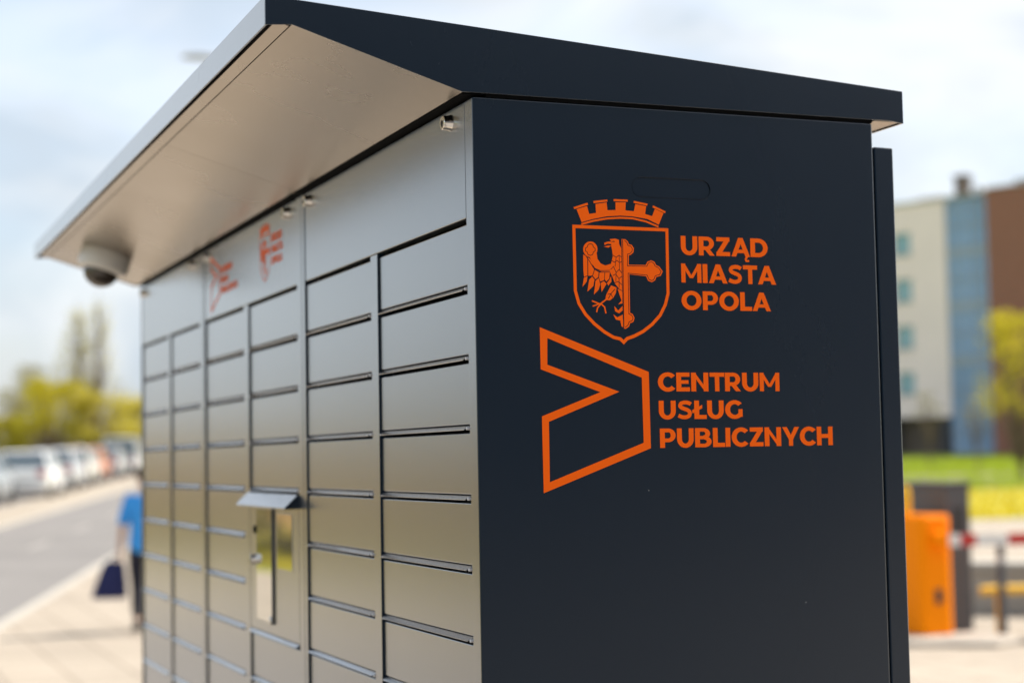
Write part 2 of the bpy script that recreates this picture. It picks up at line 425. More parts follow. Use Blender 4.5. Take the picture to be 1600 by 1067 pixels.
def glyph(c):
    w, h = 0.27, 0.22
    A_ = [[(0, 0), (.265, 0), (.66, 1), (.40, 1)], [(1.06, 0), (.795, 0), (.40, 1), (.66, 1)], _rect(.25, .19, .81, .37)]
    L_ = [_rect(0, 0, w, 1), _rect(0, 0, .68, h)]
    P_ = [_rect(0, 0, w, 1), _rect(.1, .8, .46, 1), _rect(.1, .29, .46, .485)] + _arc(.46, .645, .40, .355, -90, 90, w, .195)
    C_ = _arc(.54, .5, .54, .515, 42, 318, w + .01, h)
    G = {
        'I': (w, [_rect(0, 0, w, 1)]), 'L': (.68, L_), 'Ł': (.74, [[(a + .06, b) for a, b in p] for p in L_] + [[(-.05, .30), (.50, .58), (.50, .77), (-.05, .49)]]),
        'E': (.74, [_rect(0, 0, w, 1), _rect(0, 0, .74, h), _rect(0, .405, .67, .595), _rect(0, 1 - h, .73, 1)]),
        'T': (.82, [_rect(0, 1 - h, .82, 1), _rect(.2875, 0, .5325, 1)]),
        'H': (.94, [_rect(0, 0, w, 1), _rect(.94 - w, 0, .94, 1), _rect(.1, .395, .84, .605)]),
        'N': (.95, [_rect(0, 0, w, 1), _rect(.95 - w, 0, .95, 1), [(0, 1), (.205, 1), (.95, 0), (.745, 0)]]),
        'M': (1.13, [_rect(0, 0, .235, 1), _rect(.895, 0, 1.13, 1), [(0, 1), (.2, 1), (.66, .24), (.47, .24)], [(1.13, 1), (.93, 1), (.47, .24), (.66, .24)]]),
        'Z': (.80, [_rect(.02, 0, .80, h), _rect(.03, 1 - h, .78, 1), [(.02, .16), (.46, .81), (.78, .84), (.34, .19)]]),
        'A': (1.06, A_), 'Ą': (1.06, A_ + stroke(_smooth([(.93, .03), (.84, -.06), (.81, -.15), (.86, -.225), (1.0, -.215)]), .11)),
        'Y': (.98, [[(0, 1), (.27, 1), (.615, .34), (.365, .34)], [(.98, 1), (.71, 1), (.365, .34), (.615, .34)], _rect(.3675, 0, .6125, .4)]),
        'U': (.92, [_rect(0, .43, w, 1), _rect(.92 - w, .43, .92, 1)] + _arc(.46, .44, .46, .455, 180, 360, w, h)),
        'O': (1.12, _arc(.56, .5, .56, .515, 0, 360, w + .01, h, 36)),
        'C': (.93, C_), 'G': (1.0, C_ + [_rect(.745, .10, .98, .52)]),
        'D': (1.0, [_rect(0, 0, w, 1), _rect(.1, 0, .45, h), _rect(.1, 1 - h, .45, 1)] + _arc(.45, .5, .55, .5, -90, 90, w, h)),
        'P': (.86, P_), 'R': (.89, P_ + [[(.33, .33), (.60, .36), (.89, 0), (.605, 0)]]),
        'B': (.92, [_rect(0, 0, w, 1), _rect(.1, 0, .5, .185), _rect(.1, .42, .5, .59), _rect(.1, .815, .46, 1)] + _arc(.46, .715, .385, .285, -90, 90, w, .185) + _arc(.5, .2925, .42, .2925, -90, 90, w, .185)),
        'S': (.80, stroke(_smooth([(.75, .80), (.63, .875), (.43, .90), (.24, .855), (.165, .745), (.215, .635), (.40, .555), (.56, .49), (.67, .395), (.685, .265), (.61, .155), (.43, .10), (.25, .12), (.06, .20)]), .21)),
    }
    return G[c]

def text_line(txt, x0, x1, base, cap):
    polys = []; x = 0.0
    for i, c in enumerate(txt):
        w, ps = glyph(c)
        polys.append((x, ps)); x += w + (0.03 if c in 'ATYĄŁL' else 0.075)
    x -= 0.075 if txt[-1] not in 'ATYĄŁL' else 0.03
    k = (x1 - x0) / x
    V = []; F = []
    for ox, ps in polys:                       # each letter solved by itself
        vs, fs = flat(ps)
        o = len(V)
        V += [(x0 + (ox + a) * k, base + b * cap) for a, b in vs]; F += [tuple(i + o for i in f) for f in fs]
    return V, F

def scale2(vf, k, ox, oz):
    return [(ox + a * k, oz + b * k) for a, b in vf[0]], vf[1]

CREST_POS = [[(1503, -1507), (1662, -1457), (1691, -1566), (1796, -1547), (1790, -1425), (1960, -1395), (1971, -1503), (2095, -1496), (2097, -1387), (2254, -1381), (2247, -1495), (2376, -1503), (2402, -1401), (2569, -1424), (2550, -1534), (2659, -1561), (2704, -1456), (2838, -1510), (2759, -1678), (2583, -1604), (2351, -1575), (2166, -1571), (1959, -1589), (1753, -1632), (1575, -1684)], [(1458, -1481), (1668, -1411), (1678, -1440), (1469, -1508)], [(1759, -1384), (1970, -1355), (1974, -1382), (1763, -1415)], [(2069, -1345), (2285, -1344), (2285, -1372), (2068, -1374)], [(2380, -1357), (2593, -1389), (2585, -1417), (2374, -1385)], [(2677, -1409), (2874, -1486), (2862, -1512), (2667, -1437)], [(1591, -2088), (1628, -2138), (1691, -2168), (1716, -2250), (1771, -2321), (1861, -2360), (1991, -2357), (2017, -2242), (1920, -2271), (1852, -2246), (1804, -2185), (1792, -2103), (1743, -2083)], [(1588, -2129), (1650, -2158), (1646, -2417), (1594, -2435), (1585, -2336)], [(1592, -2445), (1646, -2427), (1633, -2500), (1568, -2574)], [(1661, -2168), (1695, -2188), (1748, -2336), (1719, -2415), (1658, -2421)], [(1670, -2472), (1718, -2430), (1751, -2470), (1731, -2560), (1639, -2640)], [(1759, -2336), (1817, -2367), (1809, -2434), (1767, -2466), (1728, -2419)], [(1767, -2485), (1816, -2448), (1836, -2537), (1809, -2610), (1737, -2678)], [(1829, -2371), (1906, -2369), (1895, -2473), (1839, -2495), (1820, -2444)], [(1843, -2516), (1894, -2488), (1932, -2524), (1854, -2640)], [(1915, -2369), (1986, -2365), (1975, -2451), (1930, -2493), (1904, -2463)], [(1939, -2514), (1979, -2465), (2003, -2413), (2008, -2492), (1959, -2549)], [(1909, -1960), (1962, -1940), (2020, -1936), (2019, -1971), (1964, -1969), (1915, -1987)], [(1903, -2012), (1972, -1993), (2018, -1996), (1972, -2023)], [(1993, -1905), (2078, -1894), (2135, -1909), (2138, -1967), (2169, -2029), (2168, -2613), (2129, -2593), (2062, -2522), (2026, -2429), (1991, -2367), (2007, -2242), (2037, -2137), (2028, -2054), (2014, -1992), (2024, -1940)], [(2000, -2544), (2084, -2573), (2071, -2646), (2035, -2709), (1981, -2752), (1908, -2747), (1921, -2680), (1957, -2617)], [(2100, -2590), (2170, -2621), (2168, -2790), (2103, -2806), (2155, -2751), (2127, -2676)], [(2043, -2829), (2099, -2891), (2167, -2827), (2168, -2888), (2114, -2930), (2053, -2902)], [(2024, -2944), (2085, -2984), (2169, -2946), (2168, -3039), (2061, -3016)], [(2130, -3040), (2172, -3008), (2173, -3122), (2146, -3108)], [(2177, -1897), (2232, -1898), (2273, -1926), (2286, -1963), (2329, -1972), (2363, -2019), (2357, -2076), (2314, -2113), (2282, -2122), (2278, -2252), (2542, -2249), (2567, -2202), (2626, -2180), (2679, -2199), (2701, -2245), (2752, -2265), (2804, -2331), (2772, -2395), (2701, -2413), (2681, -2460), (2629, -2488), (2571, -2469), (2543, -2406), (2284, -2385), (2282, -2919), (2321, -2935), (2349, -2989), (2332, -3043), (2278, -3065), (2261, -3111), (2207, -3143), (2178, -3137)], [(1807, -2050), (1802, -2078), (1791, -2105), (1773, -2128), (1750, -2145), (1724, -2157), (1695, -2161), (1667, -2158), (1641, -2148), (1619, -2132), (1603, -2110), (1592, -2084), (1589, -2057), (1594, -2029), (1605, -2002), (1623, -1980), (1646, -1962), (1672, -1950), (1700, -1946), (1729, -1948), (1755, -1958), (1777, -1975), (1794, -1997), (1804, -2022)]]
CREST_ST = [([(1570, -1711), (1753, -1659), (1959, -1619), (2166, -1601), (2350, -1602), (2559, -1639), (2753, -1706)], 25.2, 0), ([(1920, -2742), (1827, -2806), (1704, -2763)], 20.6, 0), ([(1834, -2798), (1713, -2837)], 18.4, 0), ([(1839, -2802), (1788, -2859), (1772, -2919)], 20.6, 0), ([(1834, -2794), (1895, -2846), (1913, -2933)], 20.6, 0), ([(1457, -1746), (2884, -1746), (2878, -2641), (2831, -2799), (2745, -2948), (2618, -3075), (2476, -3175), (2336, -3241), (2227, -3277), (2175, -3328), (2123, -3282), (2021, -3261), (1888, -3190), (1737, -3080), (1605, -2950), (1509, -2803), (1459, -2627)], 45.9, 1)]
CREST_NEG = [([(2038, -2127), (2088, -2153), (2134, -2124), (2175, -2154)], 9.2, 0), ([(2018, -2200), (2058, -2224), (2100, -2198), (2138, -2228), (2178, -2206)], 9.2, 0), ([(1999, -2326), (2045, -2283), (2082, -2365), (2129, -2322), (2174, -2373)], 9.2, 0), ([(2031, -2408), (2077, -2386), (2121, -2448), (2173, -2415)], 9.2, 0), ([(2051, -2512), (2109, -2489), (2170, -2534)], 9.2, 0), ([(2088, -2153), (2068, -2282)], 8.0, 0), ([(2134, -2124), (2136, -2322)], 8.0, 0), ([(2082, -2365), (2075, -2490)], 8.0, 0), ([(2126, -2447), (2123, -2572)], 8.0, 0), ([(2033, -1937), (2070, -1934)], 11.5, 0), ([(1628, -2149), (1676, -2209), (1737, -2307), (1850, -2346), (1987, -2338)], 9.2, 0), ([(1954, -2731), (1997, -2658), (2060, -2594)], 9.2, 0), ([(1944, -2669), (1997, -2658), (2019, -2710)], 9.2, 0), ([(2193, -1903), (2182, -3133)], 11.5, 0), ([(1700, -1977), (1736, -1988), (1742, -2017), (1771, -2041), (1770, -2074), (1742, -2092), (1732, -2125), (1696, -2139), (1660, -2127), (1652, -2094), (1623, -2078), (1626, -2041), (1656, -2020), (1665, -1990)], 9.2, 1), ([(2222, -1915), (2258, -1943), (2271, -1980), (2313, -1991), (2339, -2024), (2334, -2066), (2301, -2096), (2263, -2106), (2259, -2269), (2556, -2266), (2583, -2219), (2625, -2201), (2664, -2217), (2687, -2260), (2738, -2282), (2778, -2332), (2754, -2378), (2685, -2397), (2663, -2446), (2630, -2465), (2588, -2452), (2560, -2391), (2266, -2371), (2263, -2934), (2306, -2952), (2326, -2989), (2311, -3027), (2262, -3048), (2243, -3094), (2201, -3122)], 9.2, 0)]
ARROW_OUT = [(920, -3135), (2548, -3736), (2554, -4789), (932, -5368), (927, -4338), (1802, -4014), (923, -3704)]
ARROW_IN = [(1029, -3281), (2438, -3816), (2445, -4713), (1025, -5223), (1028, -4411), (2090, -4009), (1021, -3641)]
# ------------------------------------------------------------------ ground
def gz(x, y):
    t = max(0.0, math.hypot(x, y) - 14.0)
    return 0.0145 * t * t / (t + 6) if t > 0 else 0.0
RD = (-0.966, 0.258)                      # along the road, away from the camera
def rd(s, n): return (RD[0] * s - 0.258 * n, RD[1] * s - 0.966 * n)    # n grows across the road, to the left
ROAD_RZ = math.atan2(RD[1], RD[0])

def sheet(name, s0, s1, n0, n1, lift, m, ds=2.0, dn=2.0, side=0.0):
    """a strip of ground that follows the terrain, in road coordinates"""
    ns = max(1, round((s1 - s0) / ds)); nn = max(1, round((n1 - n0) / dn)); vs = []; fs = []
    for i in range(ns + 1):
        for j in range(nn + 1):
            x, y = rd(s0 + (s1 - s0) * i / ns, n0 + (n1 - n0) * j / nn); vs.append((x, y, gz(x, y) + lift))
    for i in range(ns):
        for j in range(nn):
            a = i * (nn + 1) + j; fs.append((a, a + 1, a + nn + 2, a + nn + 1))
    mb = MB().add(vs, fs)
    if side > 0:                          # a skirt so that kerbs have a face
        rim = [i * (nn + 1) for i in range(ns + 1)], [i * (nn + 1) + nn for i in range(ns + 1)]
        for r in rim:
            o = len(mb.v)
            mb.v += [(mb.v[k][0], mb.v[k][1], mb.v[k][2] - side) for k in r]
            for i in range(ns): mb.f.append((r[i], r[i + 1], o + i + 1, o + i))
    return mb.build(name, m)

# the terrain: one sheet that rises gently away from the forecourt and reaches the horizon
vs = [(0, 0, -0.07)]; fs = []; radii = [4, 8, 12, 15, 18, 22, 26, 30, 35, 40, 46, 52, 60, 70, 80, 95, 115, 140, 180, 240, 340, 520, 900, 1600]; SEG = 72
for r in radii:
    for k in range(SEG):
        x, y = r * math.cos(2 * PI * k / SEG), r * math.sin(2 * PI * k / SEG)
        vs.append((x, y, gz(x, y) * (1 if r < 150 else 150 / r) - 0.07))
for k in range(SEG): fs.append((0, 1 + k, 1 + (k + 1) % SEG))
for i in range(len(radii) - 1):
    for k in range(SEG):
        a = 1 + i * SEG + k; b = 1 + i * SEG + (k + 1) % SEG; fs.append((a, b, b + SEG, a + SEG))
struct(MB().add(vs, fs).build('terrain', 'grass', smooth='all'))
struct(sheet('pavement', -45, 31, -44, 3.3, 0.0, 'pave'))
struct(sheet('roadside_pavement', 31, 150, 0.2, 3.3, 0.0, 'pave'))
struct(sheet('road', -60, 170, 3.44, 7.1, -0.045, 'asphalt'))
struct(sheet('kerb', -60, 170, 3.3, 3.44, 0.003, 'kerb', dn=0.14, side=0.1))
struct(sheet('far_kerb', -60, 170, 7.1, 7.22, 0.003, 'kerb', dn=0.12, side=0.1))
struct(sheet('far_footway', -60, 170, 7.22, 9.1, 0.0, 'sand'))
struct(sheet('gravel_margin', -60, 40, 9.1, 10.7, -0.012, 'sand'))
struct(sheet('parking_strip', 40, 170, 9.1, 11.8, -0.012, 'asphalt'))
struct(sheet('flowering_verge', 31, 47, -44, 0.2, -0.03, 'flower'))
struct(sheet('lawn_path', 58, 61.5, -60, -8, -0.02, 'sand'))
# unseen car park, added with the office block to darken the side panel's reflection
struct(MB().box(0.75, 18.0, -14, 22, -0.04, 0.006).build('car_park', 'dark_asphalt'))
for k in range(16):                       # dashed centre line
    s0 = 4 + k * 6.5
    struct(sheet('lane_marking', s0, s0 + 2.6, 5.2, 5.28, -0.039, 'marking', ds=1.3, dn=0.08))

# grass tufts and yellow flowers too many to count
def scatter(name, n, place, h0, h1, w, m, label):
    rnd = random.Random(5); vs = []; fs = []
    for i in range(n):
        x, y = place(rnd); z = gz(x, y) - 0.05; a = rnd.uniform(0, 2 * PI); h = rnd.uniform(h0, h1); ww = w * rnd.uniform(0.6, 1.3)
        dx, dy = math.cos(a) * ww, math.sin(a) * ww; lx, ly = rnd.uniform(-.5, .5) * h, rnd.uniform(-.5, .5) * h
        o = len(vs); vs += [(x - dx, y - dy, z), (x + dx, y + dy, z), (x + dx * .3 + lx, y + dy * .3 + ly, z + h), (x - dx * .3 + lx, y - dy * .3 + ly, z + h)]
        fs.append((o, o + 1, o + 2, o + 3))
    o = MB().add(vs, fs).build(name, m); struct(o, 'stuff', label); return o
scatter('lawn_grass', 60000, lambda r: rd(r.uniform(47.2, 95), r.uniform(-60, -10)), 0.05, 0.13, 0.035, 'leaf_lawn', 'bright spring grass on the bank below the building')
scatter('verge_grass', 30000, lambda r: rd(r.uniform(5, 60), r.uniform(11.2, 20)), 0.06, 0.16, 0.04, 'leaf_yellow', 'rough green grass verge beyond the road')
M['petal'] = leaf_mat('dandelion_petal', (0.60, 0.46, 0.008), (0.70, 0.54, 0.012), 0.3)
scatter('yellow_flowers', 16000, lambda r: rd(31.3 + 15 * r.random() ** 1.3, r.uniform(-36, -2)), 0.05, 0.14, 0.035, 'petal', 'yellow flowers covering the verge behind the barrier')

# ------------------------------------------------------------------ the parcel locker
H = 2.15; L = -2.583; R1 = H - 0.1715; PITCH = 0.0943; GAP = 0.0118; NROW = 20
COLS = [(-0.4292, -0.0335), (-0.8642, -0.4685), (-1.3067, -0.9220), (-1.7407, -1.3520), (-2.1532, -1.7980), (-2.5712, -2.1940)]
REC = 0.0034                              # the doors sit this far behind the frame
locker = thing('parcel_locker', 'anthracite steel parcel locker with pitched canopy and orange lettering on its side', 'parcel locker')
MB().box(L + 0.008, -0.008, 0.024, 0.630, 0.04, H - 0.012).build('carcass', 'inner', locker)
MB().box(L + 0.03, -0.03, 0.05, 0.60, 0.0, 0.09).build('plinth', 'inner', locker)

# right side panel with a shallow pill-shaped recess near its top
def pill(cy, cz, w, h, n=12):
    r = h / 2; a = w / 2 - r
    return [(cy + a + r * math.cos(t), cz + r * math.sin(t)) for t in [(-PI / 2 + PI * i / n) for i in range(n + 1)]] + \
           [(cy - a + r * math.cos(t), cz + r * math.sin(t)) for t in [(PI / 2 + PI * i / n) for i in range(n + 1)]]
side = MB().box(-0.0315, 0, 0, 0.635, 0.03, H - 0.0035).build('side_panel', 'paint', locker, bevel=0.0026, bseg=3, smooth=True)
cut = MB().prism(pill(0.2975, H - 0.1158, 0.1245, 0.0292), -0.0034, 0.01).build('cutter', 'paint')
bo = side.modifiers.new('recess', 'BOOLEAN'); bo.object = cut; bo.operation = 'DIFFERENCE'; bo.solver = 'EXACT'
dg = bpy.context.evaluated_depsgraph_get()
me2 = bpy.data.meshes.new_from_object(side.evaluated_get(dg))
side.modifiers.clear(); side.data = me2
bpy.data.objects.remove(cut)
MB().prism(pill(0.2975, H - 0.1158, 0.1217, 0.0264), -0.0045, -0.0016).build('recess_cover', 'paint', side)
MB().box(L, L + 0.011, 0, 0.635, 0.03, H - 0.0035).build('side_panel', 'paint', locker, bevel=0.0026, bseg=3, smooth=True)
MB().box(L + 0.03, -0.0005, 0.6375, 0.6705, 0.03, H - 0.0385).build('rear_panel', 'paint', locker, bevel=0.002, smooth=True)

# uprights of the front frame
for a, b in [(-0.4662, -0.4300), (-0.8862, -0.8650), (-0.9200, -0.8876), (-1.3500, -1.3075), (-1.7622, -1.7415), (-1.7960, -1.7636), (-2.1920, -2.1540)]:
    top = H - 0.004 if abs(a + 0.9) < 0.05 or abs(a + 1.78) < 0.05 else R1 + 0.0065
    MB().box(a, b, 0.0, 0.03, 0.04, top).build('upright', 'paint', locker, bevel=0.0012, smooth=True)

# top panels, one across each pair of columns, with two cam locks
lock_me = MB().lathe([(0.0118, 0), (0.0118, 0.0015), (0.0104, 0.004), (0.0098, 0.0125), (0.0088, 0.0135)], 20, (0, -1, 0)).mesh('lock', 'steel', smooth=True)
key_me = MB().lathe([(0.0032, 0.0134), (0.0032, 0.0142)], 10, (0, -1, 0)).box(-0.0011, 0.0011, -0.0143, -0.0134, -0.0055, 0).mesh('keyhole', 'key')
panels = []
for (a, b), lx in zip([(-0.8630, -0.0335), (-1.7395, -0.9220), (-2.5700, -1.7980)], [(-0.088, -0.825), (-0.979, -1.698), (-1.864, -2.528)]):
    pz1 = H - 0.004 if a > -1 else H - 0.0045
    tp = MB().box(a, b, 0.0012, 0.018, R1 + 0.0075, pz1).build('top_panel', 'paint', locker, bevel=0.0012, smooth=True)
    panels.append(tp)
    for x in lx:
        lo = link('lock', lock_me, tp, (x, 0.0014, H - 0.0235))
        k = link('keyhole', key_me, tp, (x, 0.0014, H - 0.0235))

# doors: one mesh per column, shared by its rows
hinge_me = MB().lathe([(0.0022, 0), (0.0022, 0.0048), (0.0016, 0.0054)], 10, (0, -1, 0)).mesh('hinge', 'hinge', smooth=True)
hgt = PITCH - GAP
for ci, (a, b) in enumerate(COLS):
    w = b - a
    dm = MB().box(0, w, REC, 0.020, 0, hgt).mesh('door', 'paint', bevel=0.0013, smooth=True)
    lip = MB()
    P = [(0.0052, -0.0014), (-0.0020, -0.0070), (-0.0012, -0.0077), (0.0060, -0.0022)]       # folded finger lip (y, z)
    xs0 = [0.002, 0.004, 0.004, 0.002]; xs1 = [w - 0.005, w - 0.0145, w - 0.0145, w - 0.005]
    lip.add([(xs0[i], P[i][0], P[i][1]) for i in range(4)] + [(xs1[i], P[i][0], P[i][1]) for i in range(4)],
            [(3, 2, 1, 0), (4, 5, 6, 7)] + [(i, (i + 1) % 4, 4 + (i + 1) % 4, 4 + i) for i in range(4)])
    lm = lip.mesh('handle_lip', 'paint')
    for r in range(NROW):
        if ci == 2 and r in (4, 5, 6): continue
        z1 = R1 - r * PITCH
        d = link('door', dm, locker, (a, random.uniform(-0.0004, 0.0006), z1 - hgt))
        d.rotation_euler = (random.uniform(-.0022, .0022), 0, random.uniform(-.0018, .0018))
        if r < NROW - 1: link('handle_lip', lm, d)
        link('hinge', hinge_me, d, (w - 0.0030, 0.003, -0.0058))

# control console in the third column
a, b = COLS[2]; zt = R1 - 4 * PITCH; zb = R1 - 7 * PITCH + GAP
con = MB().box(a, b, REC - 0.003, 0.018, zb, zt - 0.004).build('console', 'paint', locker, bevel=0.0013, smooth=True)
cl = MB(); w = b - a
cl.add([(a + 0.002, 0.0022, zb - 0.0014), (a + 0.004, -0.0050, zb - 0.0070), (a + 0.004, -0.0042, zb - 0.0077), (a + 0.002, 0.0028, zb - 0.0024),
        (b - 0.005, 0.0022, zb - 0.0014), (b - 0.0145, -0.0050, zb - 0.0070), (b - 0.0145, -0.0042, zb - 0.0077), (b - 0.005, 0.0028, zb - 0.0024)],
       [(3, 2, 1, 0), (4, 5, 6, 7)] + [(i, (i + 1) % 4, 4 + (i + 1) % 4, 4 + i) for i in range(4)])
cl.build('handle_lip', 'paint', con)
MB().prism([(0.002, zt), (0.002, zt - 0.026), (-0.0275, zt - 0.0265), (-0.0275, zt - 0.0235), (-0.003, zt)], a - 0.006, b + 0.004).build('hood', 'paint', con, bevel=0.0008)
MB().box(-1.250, -1.122, -0.0006, 0.0015, 1.352, 1.570).build('glass_panel', 'glass_black', con, bevel=0.0005)
MB().box(-1.119, -1.109, -0.003, 0.0015, 1.350, 1.572).build('panel_edge', 'trim', con, bevel=0.0008)
MB().box(-1.082, -0.971, -0.0008, 0.0015, 1.459, 1.563).build('screen', 'glass_black', con, bevel=0.0005)
MB().box(-1.049, -0.997, 0.0005, 0.0015, 1.369, 1.399).build('notice', 'label', con)
MB().box(-1.268, -1.255, -0.003, 0.0015, 1.520, 1.535).build('latch', 'inner', con, bevel=0.0008)
link('lock', lock_me, con, (-1.262, 0.0014, 1.468))
link('keyhole', key_me, con, (-1.262, 0.0014, 1.468))
MB().lathe([(0.008, 0), (0.008, 0.004), (0.006, 0.006)], 16, (0, -1, 0), (-1.134, 0.0012, 1.356)).build('catch', 'steel', con, smooth=True)

# canopy roof
ZR = H
XR = 0.006; XL = L - 0.006
prof = [(-0.284, ZR + 0.0700), (-0.249, ZR + 0.0730), (-0.0165, ZR + 0.0005), (0.660, ZR + 0.0005), (0.6865, ZR - 0.0025), (0.6865, ZR + 0.0465), (-0.284, ZR + 0.1088)]
roof = MB().prism([(-0.2815, ZR + 0.1025), (0.684, ZR + 0.0405), (0.684, ZR + 0.0445), (-0.2815, ZR + 0.1065)], XL + 0.003, XR - 0.003).build('roof', 'paint', locker)
MB().prism(prof, XR - 0.003, XR).build('side_fascia', 'paint', roof, bevel=0.0008)
MB().prism(prof, XL, XL + 0.003).build('side_fascia', 'paint', roof, bevel=0.0008)
MB().box(XL + 0.0032, XR - 0.0032, -0.284, -0.2815, ZR + 0.0702, ZR + 0.1084).build('front_fascia', 'paint', roof)
MB().box(XL + 0.0032, XR - 0.0032, 0.684, 0.6865, ZR - 0.0022, ZR + 0.0463).build('rear_fascia', 'paint', roof)
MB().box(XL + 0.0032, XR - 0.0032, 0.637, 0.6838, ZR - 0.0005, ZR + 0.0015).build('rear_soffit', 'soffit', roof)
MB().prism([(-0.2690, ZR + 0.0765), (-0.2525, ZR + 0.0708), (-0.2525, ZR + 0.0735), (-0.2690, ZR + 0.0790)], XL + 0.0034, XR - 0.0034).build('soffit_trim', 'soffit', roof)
MB().box(XL + 0.0036, XR - 0.0036, -0.2812, -0.2685, ZR + 0.0800, ZR + 0.0815).build('drip_channel', 'inner', roof)  # near-black sheet stands in for the shade behind the front fascia
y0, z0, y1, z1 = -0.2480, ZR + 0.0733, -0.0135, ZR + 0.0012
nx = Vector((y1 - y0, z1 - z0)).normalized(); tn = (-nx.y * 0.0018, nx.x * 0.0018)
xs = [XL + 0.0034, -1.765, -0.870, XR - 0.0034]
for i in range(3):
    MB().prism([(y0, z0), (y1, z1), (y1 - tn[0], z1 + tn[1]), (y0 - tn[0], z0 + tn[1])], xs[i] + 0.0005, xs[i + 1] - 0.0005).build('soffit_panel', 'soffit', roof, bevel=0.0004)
MB().box(-0.03, 0.0012, 0.02, 0.634, ZR - 0.0032, ZR + 0.02).build('side_seal', 'inner', roof)  # added strip that stops sun leaking through the gap under the roof
MB().box(L + 0.01, -0.004, -0.012, 0.018, ZR - 0.0005, ZR + 0.012).build('seal_strip', 'inner', roof)

# lettering and emblems
S4 = 1e-4
def sc(pts): return [(p[0] * S4, p[1] * S4) for p in pts]
crest_pos = [sc(p) for p in CREST_POS]
for p, w, c in CREST_ST: crest_pos += stroke(sc(p), w * S4, bool(c))
crest_neg = []
for p, w, c in CREST_NEG: crest_neg += stroke(sc(p), w * S4, bool(c))
crest = flat(crest_pos, crest_neg)
# lines engraved into the eagle must not bite into the shield outline: they never reach it
arrow = flat([sc(ARROW_OUT)], [sc(ARROW_IN)])
LINES = [('URZĄD', .3098, .4500, -.2090, .0268), ('MIASTA', .3094, .4624, -.2480, .0268), ('OPOLA', .3088, .4525, -.2864, .0266),
         ('CENTRUM', .2685, .4630, -.4007, .0263), ('USŁUG', .2690, .4022, -.4393, .0258), ('PUBLICZNYCH', .2697, .5494, -.4788, .0268)]
texts = [(t, text_line(t, x0, x1, bs, cp)) for t, x0, x1, bs, cp in LINES]
SO, SX, SZ, SN = (0, 0, H), (0, 1, 0), (0, 0, 1), (0.0005, 0, 0)
decal('coat_of_arms', crest, 'orange_vinyl', side, SO, SX, SZ, SN)['label'] = 'orange coat of arms with half eagle, half cross and mural crown'
decal('arrow_emblem', arrow, 'orange_vinyl', side, SO, SX, SZ, SN)['label'] = 'orange outlined notched arrow emblem'
for t, vf in texts:
    decal('lettering', vf, 'orange_vinyl', side, SO, SX, SZ, SN)['label'] = 'orange capital letters reading ' + t
FX, FZ, FN = (1, 0, 0), (0, 0, 1), (0, -0.0005, 0)
FO = (0, 0.0012, 0)
kf = 0.575
for vf in [crest] + [texts[i][1] for i in (0, 1, 2)]:
    nm = 'coat_of_arms' if vf is crest else 'lettering'
    decal(nm, scale2(vf, kf, -1.207 - 0.1443 * kf, H - 0.020 + 0.137 * kf), 'orange_vinyl', panels[1], FO, FX, FZ, FN)
for vf in [arrow] + [texts[i][1] for i in (3, 4, 5)]:
    nm = 'arrow_emblem' if vf is arrow else 'lettering'
    decal(nm, scale2(vf, kf, -1.672 - 0.0925 * kf, H - 0.024 + 0.3135 * kf), 'orange_vinyl', panels[1], FO, FX, FZ, FN)

# dome camera under the canopy
cc = thing('security_camera', 'ivory dome security camera with smoked lens under the far end of the canopy', 'camera', (-2.20, -0.150, ZR + 0.0735 - 0.3077 * 0.0985))
ax = Vector((0, -0.294, -0.956))
MB().lathe([(0.060, -0.002), (0.0640, 0.004), (0.0645, 0.030), (0.060, 0.044), (0.049, 0.050), (0.045, 0.0505)], 32, ax).build('housing', 'ivory', cc, smooth=True)
dp = [(0.0440 * math.cos(t), 0.048 + 0.0415 * math.sin(t)) for t in [PI / 2 * i / 9 for i in range(9)]] + [(0.004, 0.0895)]
MB().lathe(dp, 28, ax).build('dome', 'smoke', cc, smooth=True)

